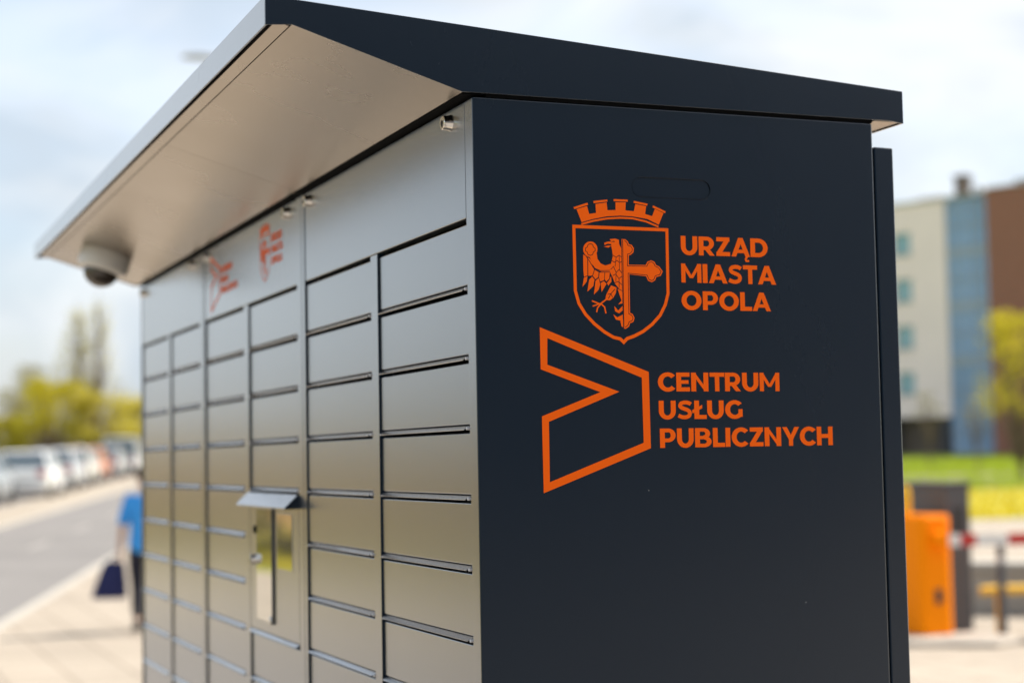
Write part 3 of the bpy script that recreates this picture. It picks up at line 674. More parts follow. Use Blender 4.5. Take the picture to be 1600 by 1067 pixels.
# ------------------------------------------------------------------ parked cars
def car_proto(paint, van=False):
    """x = width, y = forward, z = up; rear at y = 0"""
    root = bpy.data.objects.new('parked_car', None); COL.objects.link(root)
    LN = 4.25 if not van else 4.7; W = 0.88 if not van else 0.93; TOP = 1.50 if not van else 1.92
    # lower body cross-sections along the length: (y, z_low, z_belt, half width)
    secs = [(0.0, 0.42, 0.78, W * 0.82), (0.06, 0.30, 0.92, W * 0.94), (0.45, 0.22, 0.98, W), (1.2, 0.20, 0.97, W), (2.4, 0.20, 0.95, W), (3.1, 0.20, 0.93, W), (3.7, 0.22, 0.86, W * 0.97), (LN - 0.12, 0.26, 0.74, W * 0.88), (LN, 0.38, 0.60, W * 0.72)]
    vs = []; fs = []
    for y, z0, z1, hw in secs:
        zm = z0 + (z1 - z0) * 0.6
        vs += [(-hw * .9, y, z0), (-hw, y, z0 + .12), (-hw, y, zm), (-hw * .93, y, z1), (hw * .93, y, z1), (hw, y, zm), (hw, y, z0 + .12), (hw * .9, y, z0)]
    for i in range(len(secs) - 1):
        for k in range(8): fs.append((i * 8 + k, i * 8 + (k + 1) % 8, i * 8 + 8 + (k + 1) % 8, i * 8 + 8 + k))
    fs += [tuple(range(8))[::-1], tuple(range((len(secs) - 1) * 8, len(secs) * 8))]
    body = MB().add(vs, fs).build('body', paint, root, bevel=0.02, bseg=2, smooth=True)
    # greenhouse: glass volume with roof and pillars proud of it
    yb0, yb1, yt0, yt1 = (0.10, 3.15, 0.42, 2.25) if not van else (0.05, 3.75, 0.12, 2.75)
    zb, zt, hb, ht = 0.95, TOP - 0.05, W * 0.92, W * 0.74 if not van else W * 0.84
    base = [(-hb, yb0), (hb, yb0), (hb, yb1), (-hb, yb1)]; topq = [(-ht, yt0), (ht, yt0), (ht, yt1), (-ht, yt1)]
    g = MB().add([(x, y, zb - .03) for x, y in base] + [(x, y, zt) for x, y in topq], [(3, 2, 1, 0), (4, 5, 6, 7), (0, 1, 5, 4), (1, 2, 6, 5), (2, 3, 7, 6), (3, 0, 4, 7)])
    g.build('glasshouse', 'car_glass', root, bevel=0.02)
    MB().add([(x * 1.03, y + (-.05 if y < 1 else .05), zt - .01) for x, y in topq] + [(x * .86, y + (.18 if y < 1 else -.2), TOP) for x, y in topq], [(3, 2, 1, 0), (4, 5, 6, 7), (0, 1, 5, 4), (1, 2, 6, 5), (2, 3, 7, 6), (3, 0, 4, 7)]).build('car_roof', paint, root, bevel=0.02, smooth=True)
    for sx in (-1, 1):
        for f0, f1 in ((0, 0), (3, 3)):
            pb = Vector((sx * hb * 1.0, yb0 if f0 == 0 else yb1, zb - .02)); pt = Vector((sx * ht * 1.0, yt0 if f0 == 0 else yt1, zt))
            MB().tube([pb, pt], [0.055, 0.04], 6).build('pillar', paint, root)
        tmid = (yb0 + yb1) / 2 - .1
        MB().tube([(sx * hb * 1.0, tmid, zb - .02), (sx * ht * 1.01, tmid - .1, zt)], 0.035, 6).build('pillar', paint, root)
        MB().box(sx * W - 0.05 * (sx < 0) , sx * W + 0.05 * (sx > 0) + 0.12 * sx * 0, 2.68, 2.82, 0.95, 1.07).build('mirror', paint, root, bevel=0.02)
        MB().box(sx * W * 0.70 - .13, sx * W * 0.70 + .13, -0.012, 0.12, 0.66, 0.86).build('tail_light', 'lamp_red', root, bevel=0.02)
        MB().box(sx * W * 0.62 - .14, sx * W * 0.62 + .14, LN - 0.16, LN - 0.02, 0.56, 0.68).build('headlight', 'lamp_clear', root, bevel=0.02)
        for wy in (0.80, LN - 0.85):
            wh = MB().lathe([(0.20, -0.10), (0.30, -0.10), (0.32, -0.06), (0.32, 0.06), (0.30, 0.10), (0.20, 0.10)], 20, (1, 0, 0), (sx * (W - 0.08), wy, 0.32)).build('wheel', 'tyre', root, smooth=True)
            MB().lathe([(0.205, 0.06), (0.19, 0.085), (0.06, 0.10), (0.02, 0.105)], 12, (sx, 0, 0), (sx * (W - 0.08), wy, 0.32)).build('rim', 'rim', wh, smooth=True)
    MB().box(-W * .8, W * .8, -0.03, 0.10, 0.30, 0.52).build('rear_bumper', paint if not van else 'trim', root, bevel=0.03, smooth=True)
    MB().box(-.26, .26, -0.045, -0.025, 0.56, 0.67).build('number_plate', 'boom_white', root)
    return root
def place_car(root, s, n, label, group='cars parked beyond the road'):
    x, y = rd(s, n); root.location = (x, y, gz(x, y) - 0.012)
    root.rotation_euler = (0, 0, ROAD_RZ - PI / 2); root.scale = (1.1,) * 3
    tag(root, label, 'car', group)
c_white = car_proto('car_white'); c_silver = car_proto('car_silver'); c_grey = car_proto('car_grey'); c_orange = car_proto('car_orange'); c_cream = car_proto('car_cream'); c_van = car_proto('car_white', True)
place_car(c_grey, 50.2, 10.4, 'grey parked car cut by the left edge, nearest of the row')
place_car(c_white, 57.4, 9.75, 'white parked car, second nearest in the row beyond the road')
place_car(c_silver, 65.8, 10.0, 'silver parked car just behind the nearest white car')
place_car(c_cream, 73.4, 10.3, 'off-white parked car between the silver car and the orange one')
place_car(c_orange, 79.3, 10.5, 'small orange parked car in the middle of the row')
c2 = copy_tree(c_silver); place_car(c2, 86.5, 10.4, 'silver parked car behind the orange one')
place_car(c_van, 93.5, 10.2, 'tall white parked van at the far end, beside the locker edge')
c3 = copy_tree(c_white); place_car(c3, 101.0, 10.2, 'white parked car hidden mostly behind the locker, beyond the van')

# ------------------------------------------------------------------ trees and shrubs
def limb(mb, p0, p1, r0, r1, rnd, k=4, wob=0.06):
    pts = []; d = Vector(p1) - Vector(p0)
    for i in range(k + 1):
        t = i / k; q = Vector(p0) + d * t
        if 0 < i < k: q += Vector((rnd.uniform(-1, 1), rnd.uniform(-1, 1), rnd.uniform(-.4, .4))) * d.length * wob
        pts.append(q)
    mb.tube(pts, [r0 + (r1 - r0) * i / k for i in range(k + 1)], 6)
    return pts[-1]

def leaves(mb, centre, rad, n, size, rnd):
    c = Vector(centre)
    for _ in range(n):
        while True:
            q = Vector((rnd.uniform(-1, 1), rnd.uniform(-1, 1), rnd.uniform(-1, 1)))
            if q.length < 1: break
        q = Vector((q.x * rad[0], q.y * rad[1], q.z * rad[2])) + c
        a = Vector((rnd.gauss(0, 1), rnd.gauss(0, 1), rnd.gauss(0, 1))).normalized(); b = a.orthogonal().normalized()
        s = size * rnd.uniform(.6, 1.4)
        mb.add([q - b * s * .3, q + a * s * .5 - b * s * .5 , q + a * s, q + a * s * .5 + b * s * .5], [(0, 1, 2, 3)])

def make_tree(name, seed, height, trunk_h, crown_r, clumps, per, leaf, leafmat, trunk_r, columnar=False):
    rnd = random.Random(seed)
    root = bpy.data.objects.new(name, None); COL.objects.link(root)
    tb = MB(); cb = MB()
    limb(tb, (0, 0, -0.15), (rnd.uniform(-.1, .1), rnd.uniform(-.1, .1), trunk_h), trunk_r, trunk_r * .7, rnd)
    if columnar: limb(tb, (0, 0, trunk_h), (0, 0, height * .97), trunk_r * .7, 0.02, rnd, 6, 0.01)
    for i in range(clumps):
        a = rnd.uniform(0, 2 * PI)
        if columnar:
            t = (i + .5) / clumps; z0 = trunk_h + (height - trunk_h) * t * .85
            rr = crown_r * (1 - t) ** .6 * rnd.uniform(.5, 1) + .12
            end = Vector((math.cos(a) * rr, math.sin(a) * rr, min(height, z0 + rr * 2.6)))
            limb(tb, (0, 0, z0), end, 0.04, 0.01, rnd)
            leaves(cb, end - Vector((0, 0, .3)), (.35, .35, .9), per, leaf, rnd)
        else:
            el = rnd.uniform(-.25, 1.0); rr = crown_r * rnd.uniform(.45, 1.0)
            cz = trunk_h + (height - trunk_h) * .48
            end = Vector((math.cos(a) * rr * math.cos(el), math.sin(a) * rr * math.cos(el), cz + math.sin(el) * (height - trunk_h) * .52))
            limb(tb, (0, 0, trunk_h * rnd.uniform(.6, 1)), end, trunk_r * .4, 0.012, rnd)
            q = crown_r * rnd.uniform(.22, .42)
            leaves(cb, end, (q, q, q * .8), per, leaf, rnd)
    tb.build('trunk', 'bark', root, smooth=True)
    cb.build('crown', leafmat, root)
    return root

def plant(root, x, y, label, cat='tree', scale=1.0, rz=0.0, group=None):
    root.location = (x, y, gz(x, y) - 0.03); root.scale = (scale,) * 3; root.rotation_euler = (0, 0, rz)
    return tag(root, label, cat, group)

t_bush = make_tree('yellow_green_tree', 3, 5.6, 0.7, 2.3, 32, 190, 0.12, 'leaf_yellow', 0.13)
t_olive = make_tree('olive_tree', 8, 6.2, 1.1, 2.5, 28, 80, 0.11, 'leaf_olive', 0.15)
t_pop = make_tree('poplar_tree', 4, 11.2, 1.4, 1.6, 64, 16, 0.11, 'leaf_bud', 0.13, True)
t_young = make_tree('young_tree', 6, 5.6, 0.5, 1.35, 44, 60, 0.08, 'leaf_yellow', 0.06)
t_sap = make_tree('sapling', 7, 3.6, 1.4, 0.7, 16, 12, 0.09, 'leaf_olive', 0.04)
t_shrub = make_tree('low_shrub', 9, 1.7, 0.15, 1.5, 20, 150, 0.14, 'leaf_hedge', 0.05)
t_brown = make_tree('brown_shrub', 10, 1.9, 0.2, 1.6, 20, 130, 0.14, 'leaf_rust', 0.05)
G1 = 'trees behind the parked cars'
used = set()
def put(root, x, y, label, cat='tree', scale=1.0, rz=0.0, group=None):
    if root.name in used: root = copy_tree(root)
    else: used.add(root.name)
    return plant(root, x, y, label, cat, scale, rz, group)
put(t_pop, -99.9, 12.9, 'left one of the two tall bare poplars behind the parked cars', scale=0.94, group=G1)
put(t_pop, -99.0, 14.0, 'right one of the two tall bare poplars behind the parked cars', scale=0.98, rz=2.0, group=G1)
put(t_bush, -96.5, 10.9, 'rounded yellow-green tree left of the two bare poplars', scale=1.0, rz=0.4, group=G1)
put(t_bush, -95.0, 13.7, 'yellow-green tree in front of the foot of the two bare poplars', scale=0.86, rz=1.9, group=G1)
put(t_bush, -97.5, 16.2, 'yellow-green tree right of the two bare poplars, beside the locker edge', scale=0.8, rz=3.1, group=G1)
put(t_bush, -99.0, 8.6, 'low yellow-green tree at the left edge behind the grey car', scale=0.62, rz=4.1, group=G1)
put(t_olive, -104, 10.0, 'thin olive tree at the left edge of the row behind the cars', scale=0.86, rz=0.2, group=G1)
put(t_olive, -106, 12.2, 'thin olive tree showing between the round yellow-green tree and the bare poplars', scale=1.12, rz=1.2, group=G1)
put(t_olive, -108, 15.6, 'thin olive tree behind the right bare poplar', scale=0.98, rz=2.2, group=G1)
put(t_olive, -107, 18.6, 'thin olive tree by the locker edge, right of the poplars', scale=0.85, rz=3.2, group=G1)
# a far wood that closes the horizon: one mass
rw = random.Random(31); wd = MB()
for i in range(150):
    a = math.radians(95 + 175 * i / 149) + rw.uniform(-.01, .01); r = rw.uniform(205, 250); h = rw.uniform(4.0, 7.0)
    x, y = r * math.cos(a), r * math.sin(a); z = gz(140 * math.cos(a), 140 * math.sin(a)) - 0.2
    for k in range(4):
        leaves(wd, (x + rw.uniform(-3, 3), y + rw.uniform(-3, 3), z + h * rw.uniform(.3, .75)), (2.6, 2.6, h * .42), 45, 0.9, rw)
    wd.tube([(x, y, z), (x, y, z + h * .7)], [.2, .08], 5)
struct(wd.build('far_wood', 'leaf_olive'), 'stuff', 'hazy olive wood along the horizon')
G2 = 'shrubs on the verge left of the view'
rs = random.Random(21)
for i in range(17):
    s = 2 + i * 2.6; n = 12.4 + rs.uniform(-.5, .9); x, y = rd(s, n)
    put([t_shrub, t_brown][i % 2], x, y, 'low straw-coloured shrub on the verge left of the view' if i % 2 == 0 else 'low rusty-leaved shrub on the verge left of the view', 'shrub', rs.uniform(.8, 1.15), rs.uniform(0, 6), G2 + (' (straw)' if i % 2 == 0 else ' (rusty)'))
put(t_young, -43.1, 35.5, 'young yellow-green tree on the lawn before the brick wall', scale=1.05)
put(t_sap, -62.0, 45.6, 'slim sapling on the lawn before the cream wall', scale=1.0, rz=1.0)
put(t_sap, -55.8, 43.4, 'slim sapling on the lawn before the glass stairwell', scale=0.9, rz=2.2)

# ------------------------------------------------------------------ building behind the lawn
bx, by = -93.3, 70.17
bz = 1.30
bld = thing('apartment_building', 'cream and red brick building with a blue glass stairwell beyond the lawn', 'building', (bx, by, bz), math.atan2(0.39, 0.92))
RT = 18.75 - bz
winz = [(5.5, 7.05), (8.7, 10.3), (11.95, 13.55), (15.25, 16.8)]
winx = [(-4.15, -2.75), (-7.75, -6.35), (-11.35, -9.95), (-14.95, -13.55)]
G0 = 3.9 - bz
wall = MB(); x_prev = 0.0
for (a, b) in winx:
    wall.box(b, x_prev, 0, 0.35, G0, RT); zp = G0
    for z0, z1 in winz:
        wall.box(a, b, 0, 0.35, zp, z0 - bz); zp = z1 - bz
    wall.box(a, b, 0, 0.35, zp, RT); x_prev = a
wall.box(-20, x_prev, 0, 0.35, G0, RT)
wall.box(-20, -0.01, 0.36, 13, G0, RT - 0.4)
wall.build('cream_wall', 'cream_wall', bld)
for a, b in winx:
    for z0, z1 in winz:
        wf = MB(); t = 0.08
        wf.box(a, b, 0.16, 0.24, z0 - bz, z0 - bz + t).box(a, b, 0.16, 0.24, z1 - bz - t, z1 - bz).box(a, a + t, 0.16, 0.24, z0 - bz + t, z1 - bz - t).box(b - t, b, 0.16, 0.24, z0 - bz + t, z1 - bz - t)
        wo = wf.build('window', 'frame', bld)
        MB().box(a + t, b - t, 0.19, 0.21, z0 - bz + t, z1 - bz - t).build('pane', 'pane_teal', wo)
        MB().box(a - .05, b + .05, -0.10, 0.1, z0 - bz - .06, z0 - bz).build('sill', 'roof_metal', wo)
gf = MB().box(-20, -0.05, 0.9, 12, 0, G0).build('ground_floor', 'dark_wall', bld)
for x in (-0.5, -4.6, -8.6, -12.6):
    MB().box(x - .28, x + .28, 0.02, 0.55, -0.2, G0 - 0.002).build('column', 'slate', bld)
# glass stairwell: mullions with panes set between them
GX0, GX1 = 0.02, 3.30
MB().box(GX0, GX1, 0.45, 12, 0, RT - 0.3).build('stairwell_core', 'slate', bld)
xs_g = [GX0, 0.85, 1.85, 2.6, GX1]
zs_g = [0.0, 1.6, 2.9, 4.3, 6.1, 6.6, 8.2, 9.8, 10.3, 11.9, 13.5, 14.0, 15.6, 16.6, RT - 0.1]
mul = MB()
for x in xs_g: mul.box(x - .05, x + .05, 0.05, 0.3, 0, RT - 0.1)
for z in zs_g[1:]: mul.box(GX0, GX1, 0.08, 0.28, z - .05, z + .05)
mul.build('mullions', 'frame', bld)
for i in range(len(xs_g) - 1):
    for j in range(len(zs_g) - 1):
        slim = zs_g[j + 1] - zs_g[j] < 0.6
        MB().box(xs_g[i] + .05, xs_g[i + 1] - .05, 0.15, 0.18, zs_g[j] + .05, zs_g[j + 1] - .05).build('glass_pane', 'pane_light' if slim else 'pane', bld)
bw = MB(); BX1 = 17.0
bwin = [(8.2, 9.8), (12.4, 14.0)]; x_prev = 3.32
for a, b in bwin:
    bw.box(x_prev, a, -0.35, 0.1, 0, RT + 0.25); zp = 0
    for z0, z1 in [(2.5, 4.05)] + winz:
        bw.box(a, b, -0.35, 0.1, zp, z0 - bz); zp = z1 - bz
    bw.box(a, b, -0.35, 0.1, zp, RT + 0.25); x_prev = b
bw.box(x_prev, BX1, -0.35, 0.1, 0, RT + 0.25)
bw.box(3.32, BX1, 0.11, 12, 0, RT - 0.2)
bw.build('brick_wall', 'brick', bld)
for a, b in bwin:
    for z0, z1 in [(2.5, 4.05)] + winz:
        wo = MB().box(a, b, -0.2, -0.12, z0 - bz, z0 - bz + .08).box(a, b, -0.2, -0.12, z1 - bz - .08, z1 - bz).box(a, a + .08, -0.2, -0.12, z0 - bz + .08, z1 - bz - .08).box(b - .08, b, -0.2, -0.12, z0 - bz + .08, z1 - bz - .08).build('window', 'frame', bld)
        MB().box(a + .08, b - .08, -0.17, -0.15, z0 - bz + .08, z1 - bz - .08).build('pane', 'pane', wo)
MB().box(-20.1, 3.3, -0.12, 0.5, RT + 0.001, RT + 0.16).build('parapet_cap', 'roof_metal', bld)
MB().box(3.25, BX1 + .1, -0.45, 0.2, RT + 0.251, RT + 0.36).build('parapet_cap', 'roof_metal', bld)
MB().box(-0.3, 0.5, 2.0, 2.9, RT - .4, RT + 1.75).box(-0.4, 0.6, 1.9, 3.0, RT + 1.75, RT + 1.9).build('chimney', 'dark_wall', bld)
MB().lathe([(0.45, 0), (0.45, .5), (0.3, .95), (.1, 1.1)], 16, (0, 0, 1), (1.7, 1.8, RT - .1)).build('roof_vent', 'roof_metal', bld, smooth=True)
MB().box(-3.6, -1.6, 2.5, 4.5, RT - .4, RT + 0.75).build('plant_box', 'roof_metal', bld)
MB().box(4.5, 9.5, 1.5, 4, RT - .2, RT + 0.95).build('plant_box', 'roof_metal', bld)

# ------------------------------------------------------------------ unseen block added behind the camera to darken the side panel's reflection
off = thing('office_building', 'dull dark office block behind the viewer across the car park', 'building', (20.0, 4.5, 0.0))
ow = MB(); YS = [(-17, -14.6), (-12.2, -9.8), (-7.4, -5.0), (-2.6, -0.2), (2.2, 4.6), (7.0, 9.4), (11.8, 14.2)]; ZS = [(1.0, 2.8), (4.4, 6.2)]
yp = -19.0
for a, b in YS:
    ow.box(0, 0.4, yp, a, 0, 9.0); zp = 0
    for z0, z1 in ZS: ow.box(0, 0.4, a, b, zp, z0); zp = z1
    ow.box(0, 0.4, a, b, zp, 9.0); yp = b
ow.box(0, 0.4, yp, 17, 0, 9.0).box(0.41, 12, -19, 17, 0, 8.7).build('wall', 'office_wall', off)
for a, b in YS:
    for z0, z1 in ZS:
        wo = MB().box(0.18, 0.26, a, b, z0, z0 + .08).box(0.18, 0.26, a, b, z1 - .08, z1).box(0.18, 0.26, a, a + .08, z0 + .08, z1 - .08).box(0.18, 0.26, b - .08, b, z0 + .08, z1 - .08).build('window', 'frame', off)
        MB().box(0.21, 0.23, a + .08, b - .08, z0 + .08, z1 - .08).build('pane', 'pane', wo)

# ------------------------------------------------------------------ barrier gate
isl = struct(MB().prism([(-11.7, 7.55), (-10.15, 7.55), (-9.97, 7.75), (-9.62, 8.3), (-9.75, 8.75), (-11.7, 8.8)], -0.02, 0.045, 'z').build('traffic_island', 'concrete', bevel=0.015))
gate = thing('barrier_gate', 'orange barrier gate cabinet with a lowered red and white boom', 'barrier gate', (0, 0, 0.045))
pts = []
for (cx, cy, a0) in [(-10.40, 8.14, -90), (-10.40, 8.34, 0), (-10.83, 8.34, 90), (-10.83, 8.14, 180)]:
    pts += [(cx + 0.07 * math.cos(math.radians(a0 + k * 22.5)), cy + 0.07 * math.sin(math.radians(a0 + k * 22.5))) for k in range(5)]
cab = MB().prism(pts, 0, 1.03, 'z').build('cabinet', 'barrier', gate, bevel=0.02, bseg=3, smooth=True)
MB().box(-10.332, -10.322, 8.20, 8.28, 0.27, 0.40).build('handle', 'trim', cab, bevel=0.004)
MB().box(-10.88, -10.35, 8.10, 8.38, 1.03, 1.045).build('cabinet_lid', 'barrier', gate, bevel=0.005)
MB().lathe([(0.055, 0), (0.055, 0.16), (0.05, 0.22), (0.03, 0.26)], 16, (0, 0, 1), (-10.68, 8.16, 1.045)).build('beacon', 'yellow', gate, smooth=True)
MB().lathe([(0.07, 0), (0.07, 0.12)], 16, (1, 0, 0), (-10.33, 8.24, 0.83)).build('pivot', 'barrier', gate, smooth=True)
bd = Vector((0.33, 0.944, 0.0)); p0 = Vector((-10.16, 8.25, 0.83)); ln = [0.09, 0.14] + [0.28] * 11; pos = 0.0
for i, l_ in enumerate(ln):
    a_, b_ = p0 + bd * pos, p0 + bd * (pos + l_); sd = Vector((bd.y, -bd.x, 0)) * 0.022
    q = [a_ - sd, a_ + sd, b_ + sd, b_ - sd]
    MB().add([(v.x, v.y, v.z - .05) for v in q] + [(v.x, v.y, v.z + .05) for v in q], [(3, 2, 1, 0), (4, 5, 6, 7), (0, 1, 5, 4), (1, 2, 6, 5), (2, 3, 7, 6), (3, 0, 4, 7)]).build('boom_segment', 'boom_red' if i % 2 else 'boom_white', gate)
    pos += l_
kio = thing('ticket_column', 'dark grey rectangular column behind the orange barrier cabinet', 'column', (-10.83, 8.56, 0.045))
MB().box(-0.38, 0.33, -0.085, 0.17, 0, 1.30).build('column_body', 'kiosk', kio, bevel=0.008)
MB().box(-0.40, 0.35, -0.105, 0.19, 1.30, 1.325).build('cap', 'kiosk', kio, bevel=0.004)
MB().box(0.3302, 0.336, -0.02, 0.10, 0.85, 1.1).build('reader_plate', 'trim', kio)
bol = thing('bollard', 'slim dark grey bollard before the yellow guard rail', 'bollard', (-10.13, 8.76, 0.0))
MB().lathe([(0.075, 0), (0.075, 0.015), (0.036, 0.02), (0.036, 0.80), (0.028, 0.82)], 16).build('post', 'bollard', bol, smooth=True)
MB().lathe([(0.0375, 0.66), (0.0375, 0.72)], 16).build('band', 'galv', bol, smooth=True)
gr = thing('guard_rail', 'low yellow tubular guard rail behind the dark bollard', 'guard rail', (0, 0, 0))
MB().tube([(-10.48, 8.80, 0.39), (-10.44, 8.90, 0.40), (-10.30, 9.3, 0.40), (-10.05, 10.0, 0.40)], 0.042, 10).build('rail', 'yellow', gr, smooth=True)
for x, y in ((-10.42, 8.96), (-10.10, 9.86)):
    MB().tube([(x, y, 0), (x, y, 0.37)], 0.04, 10).build('post', 'yellow', gr, smooth=True)
lw = thing('low_wall', 'low concrete wall with a pale coping behind the yellow rail', 'wall', (0, 0, 0))
a_, b_ = Vector((-12.6, 9.75)), Vector((-9.8, 12.6)); d_ = (b_ - a_).normalized(); n_ = Vector((-d_.y, d_.x)) * 0.22
def wall_box(n0, n1, z0, z1, nm, m):
    q = [a_ + n_ * n0, b_ + n_ * n0, b_ + n_ * n1, a_ + n_ * n1]
    MB().add([(v.x, v.y, z0) for v in q] + [(v.x, v.y, z1) for v in q], [(3, 2, 1, 0), (4, 5, 6, 7), (0, 1, 5, 4), (1, 2, 6, 5), (2, 3, 7, 6), (3, 0, 4, 7)]).build(nm, m, lw, bevel=0.006)
wall_box(-1, 1, 0, 0.44, 'wall_body', 'concrete'); wall_box(-1.2, 1.2, 0.44, 0.52, 'coping', 'kerb')

# ------------------------------------------------------------------ street lamp behind the locker
sl = thing('street_lamp', 'tall street lamp whose head shows just beyond the canopy edge', 'street lamp', (-28.9, 6.75, gz(-28.9, 6.75)))
hz = 9.26 - gz(-28.9, 6.75)
MB().lathe([(0.11, 0), (0.10, 1.2), (0.07, 1.25), (0.045, hz)], 14).build('pole', 'galv', sl, smooth=True)
MB().tube([(0, 0, hz - .1), (-0.08, -0.25, hz + .04), (-0.24, -0.84, hz + .05)], 0.03, 8).build('arm', 'galv', sl, smooth=True)
lamp_head = MB().prism([(-0.58, 0.02), (-0.62, 0.075), (-0.9, 0.085), (-1.16, 0.05), (-1.2, 0.01), (-0.9, 0.0)], -0.5, -0.24, 'x').build('lamp_head', 'galv', sl, bevel=0.01)
lamp_head.location = (0.05, -0.22, hz)

# ------------------------------------------------------------------ person with a bag
def skin_mesh(name, joints, edges, m, parent, sub=2):
    """joints: {key: (x, y, z, rx, ry)}; one continuous skinned surface"""
    keys = list(joints); me = bpy.data.meshes.new(name)
    me.from_pydata([joints[k][:3] for k in keys], [(keys.index(a), keys.index(b)) for a, b in edges], [])
    o = link(name, me, parent)
    o.modifiers.new('skin', 'SKIN')
    if not me.skin_vertices: me.skin_vertices.new() if hasattr(me.skin_vertices, 'new') else None
    bm = bmesh.new(); bm.from_mesh(me); lay = bm.verts.layers.skin.verify(); bm.verts.ensure_lookup_table()
    for i, k in enumerate(keys):
        j = joints[k]; bm.verts[i][lay].radius = (j[3], j[4] if len(j) > 4 else j[3]); bm.verts[i][lay].use_root = (i == 0)
    bm.to_mesh(me); bm.free()
    s_ = o.modifiers.new('sub', 'SUBSURF'); s_.levels = sub; s_.render_levels = sub
    dg = bpy.context.evaluated_depsgraph_get(); dg.update()
    ev = bpy.data.meshes.new_from_object(o.evaluated_get(dg)); o.modifiers.clear(); o.data = ev
    for f in ev.polygons: f.use_smooth = True
    ev.materials.clear(); ev.materials.append(M[m]); return o

px, py = -15.05, 2.17
per = thing('person', 'person in a blue short-sleeved top and dark trousers walking away with a bag', 'person', (px, py, 0), math.radians(75)); per.scale = (0.94,) * 3
J = {'pelvis': (0, 0, .92, .14, .11), 'waist': (0, .0, 1.08, .125, .095), 'chest': (0, .0, 1.30, .145, .105), 'neck0': (0, 0, 1.44, .06), 'neck': (0, .015, 1.50, .05), 'head0': (0, .03, 1.56, .085, .095), 'head1': (0, .035, 1.645, .098, .115), 'head2': (0, .03, 1.72, .07, .085)}
E_ = [('pelvis', 'waist'), ('waist', 'chest'), ('chest', 'neck0'), ('neck0', 'neck'), ('neck', 'head0'), ('head0', 'head1'), ('head1', 'head2')]
for sx, nm, fy in ((-1, 'l', .10), (1, 'r', -.16)):
    J.update({nm + 'sh': (sx * .17, 0, 1.40, .058), nm + 'el': (sx * .235, -.02, 1.12, .04), nm + 'wr': (sx * .265, .03, .88, .028), nm + 'pa': (sx * .27, .04, .80, .034, .02),
              nm + 'hip': (sx * .095, 0, .86, .088), nm + 'kn': (sx * .095, fy + .05, .50, .058), nm + 'an': (sx * .09, fy * 1.4 - .02, .09, .04), nm + 'ball': (sx * .095, fy * 1.4 + .09, .035, .035, .03), nm + 'toe': (sx * .095, fy * 1.4 + .17, .03, .028, .022)})
    E_ += [('chest', nm + 'sh'), (nm + 'sh', nm + 'el'), (nm + 'el', nm + 'wr'), (nm + 'wr', nm + 'pa'), ('pelvis', nm + 'hip'), (nm + 'hip', nm + 'kn'), (nm + 'kn', nm + 'an'), (nm + 'an', nm + 'ball'), (nm + 'ball', nm + 'toe')]
    for f, (dx, ln_, r_) in enumerate([(.022, .085, .009), (.008, .095, .0095), (-.008, .09, .009), (-.022, .07, .008)]):
        bx_, by_, bz_ = sx * .27, .04 + dx, .785
        J.update({f'{nm}f{f}a': (bx_, by_, bz_ - .01, r_), f'{nm}f{f}b': (bx_ + sx * .004, by_ + .004, bz_ - ln_ * .55, r_), f'{nm}f{f}c': (bx_ - sx * .022, by_ + .006, bz_ - ln_ * .8, r_ * .85)})
        E_ += [(nm + 'pa', f'{nm}f{f}a'), (f'{nm}f{f}a', f'{nm}f{f}b'), (f'{nm}f{f}b', f'{nm}f{f}c')]
    J.update({nm + 'ta': (sx * .26, .075, .82, .011), nm + 'tb': (sx * .25, .092, .775, .009)}); E_ += [(nm + 'wr', nm + 'ta'), (nm + 'ta', nm + 'tb')]
skin_mesh('body', J, E_, 'skin', per)
MB().lathe([(0.012, 0), (0.016, .02), (0.006, .045)], 8, (0, .3, 1), (0, .10, 1.595)).build('nose', 'skin', per, smooth=True)
for sx in (-1, 1):
    MB().lathe([(0.006, -.004), (0.02, 0), (0.028, .006), (0.012, .014)], 10, (sx, -.3, 0), (sx * .062, .02, 1.625)).build('ear', 'skin', per, smooth=True)
    MB().lathe([(0.003, -.01), (0.009, -.004), (0.009, .004), (0.003, .009)], 8, (0, 1, 0), (sx * .028, .098, 1.645)).build('eye', 'hair', per, smooth=True)
MB().lathe([(0.004, -.02), (0.007, 0), (0.004, .02)], 8, (1, 0, 0), (0, .098, 1.565)).build('mouth', 'lamp_red', per, smooth=True)
JS = {'b': (0, 0, .80, .20, .155), 'b2': (0, 0, .93, .19, .148), 'w': (0, 0, 1.08, .168, .13), 'c': (0, 0, 1.30, .175, .135), 'n': (0, .005, 1.435, .085, .075)}
ES = [('b', 'b2'), ('b2', 'w'), ('w', 'c'), ('c', 'n')]
for sx, nm in ((-1, 'l'), (1, 'r')):
    JS.update({nm + 's': (sx * .175, 0, 1.395, .08), nm + 'e': (sx * .238, -.015, 1.10, .072)}); ES += [('c', nm + 's'), (nm + 's', nm + 'e')]
skin_mesh('shirt', JS, ES, 'shirt', per)
JT = {'p': (0, 0, .90, .155, .12), 'w': (0, 0, 1.02, .14, .11)}; ET = [('p', 'w')]
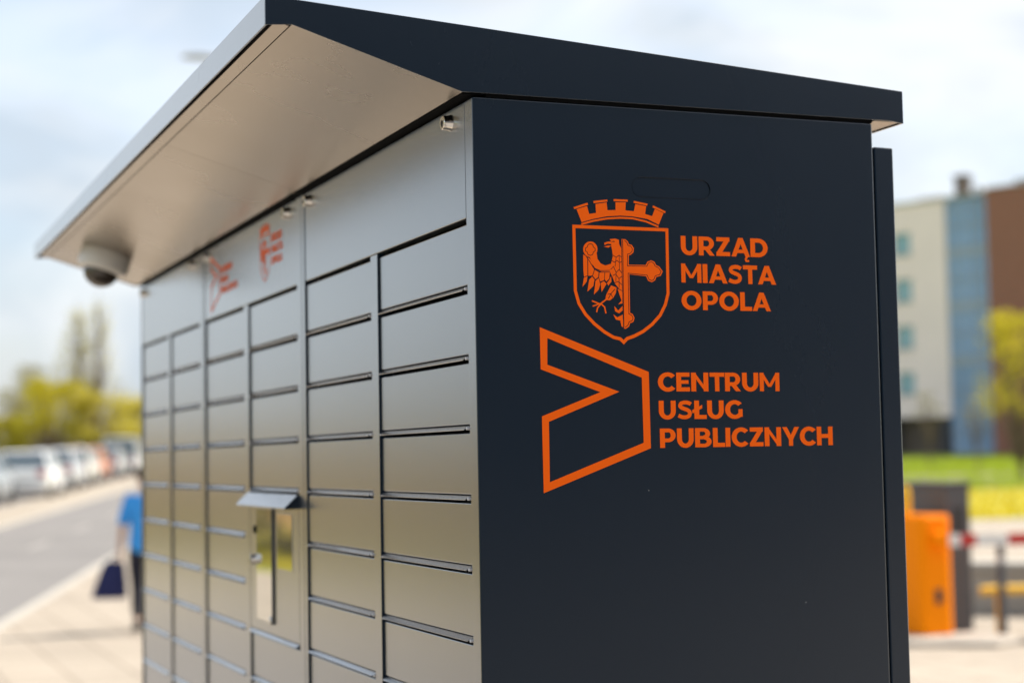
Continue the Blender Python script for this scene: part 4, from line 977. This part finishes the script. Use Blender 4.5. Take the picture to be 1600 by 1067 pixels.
for sx, nm, fy in ((-1, 'l', .10), (1, 'r', -.16)):
    JT.update({nm + 'h': (sx * .1, 0, .84, .105), nm + 'k': (sx * .097, fy + .045, .50, .078), nm + 'a': (sx * .092, fy * 1.4 - .02, .12, .066)}); ET += [('p', nm + 'h'), (nm + 'h', nm + 'k'), (nm + 'k', nm + 'a')]
skin_mesh('trousers', JT, ET, 'trousers', per)
skin_mesh('hair', {'a': (0, -.045, 1.575, .085, .06), 'b': (0, -.012, 1.67, .116, .118), 'c': (0, .012, 1.745, .09, .10)}, [('a', 'b'), ('b', 'c')], 'hair', per)
for sx, fy in ((-1, .10), (1, -.16)):
    MB().prism([(fy * 1.4 - .09, 0), (fy * 1.4 + .20, 0), (fy * 1.4 + .21, .035), (fy * 1.4 + .10, .075), (fy * 1.4 - .02, .10), (fy * 1.4 - .09, .08)], sx * .095 - .048, sx * .095 + .048).build('shoe', 'shoe', per, bevel=0.015, smooth=True)

bag = thing('tote_bag', 'dark navy tote bag hanging from the hand of the person in blue', 'bag', (px, py, 0), math.radians(75))
bb = MB(); secs = [(.70, .075, .03), (.66, .10, .05), (.52, .135, .075), (.37, .165, .09), (.335, .16, .085)]; cx0 = -.31
vs = []; fs = []
for i, (z, hx, hy) in enumerate(secs):
    off = -0.05 * (0.70 - z) / 0.36
    vs += [(cx0 + off + hx * math.cos(t) * (1.0 if abs(math.cos(t)) < .8 else 1.05), .04 + hy * math.sin(t), z) for t in [2 * PI * k / 16 for k in range(16)]]
for i in range(len(secs) - 1):
    for k in range(16): fs.append((i * 16 + k, i * 16 + (k + 1) % 16, (i + 1) * 16 + (k + 1) % 16, (i + 1) * 16 + k))
fs += [tuple(range(16))[::-1], tuple(range(64, 80))]
MB().add(vs, fs).build('bag_body', 'bag', bag, smooth=True)
for dy in (-.02, .02):
    MB().tube([(cx0 - .05, .04 + dy, .69), (cx0 - .01, .04 + dy * .6, .735), (-.285, .045, .745), (cx0 + .045, .04 + dy * .6, .735), (cx0 + .06, .04 + dy, .69)], 0.009, 6).build('strap', 'bag', bag, smooth=True)
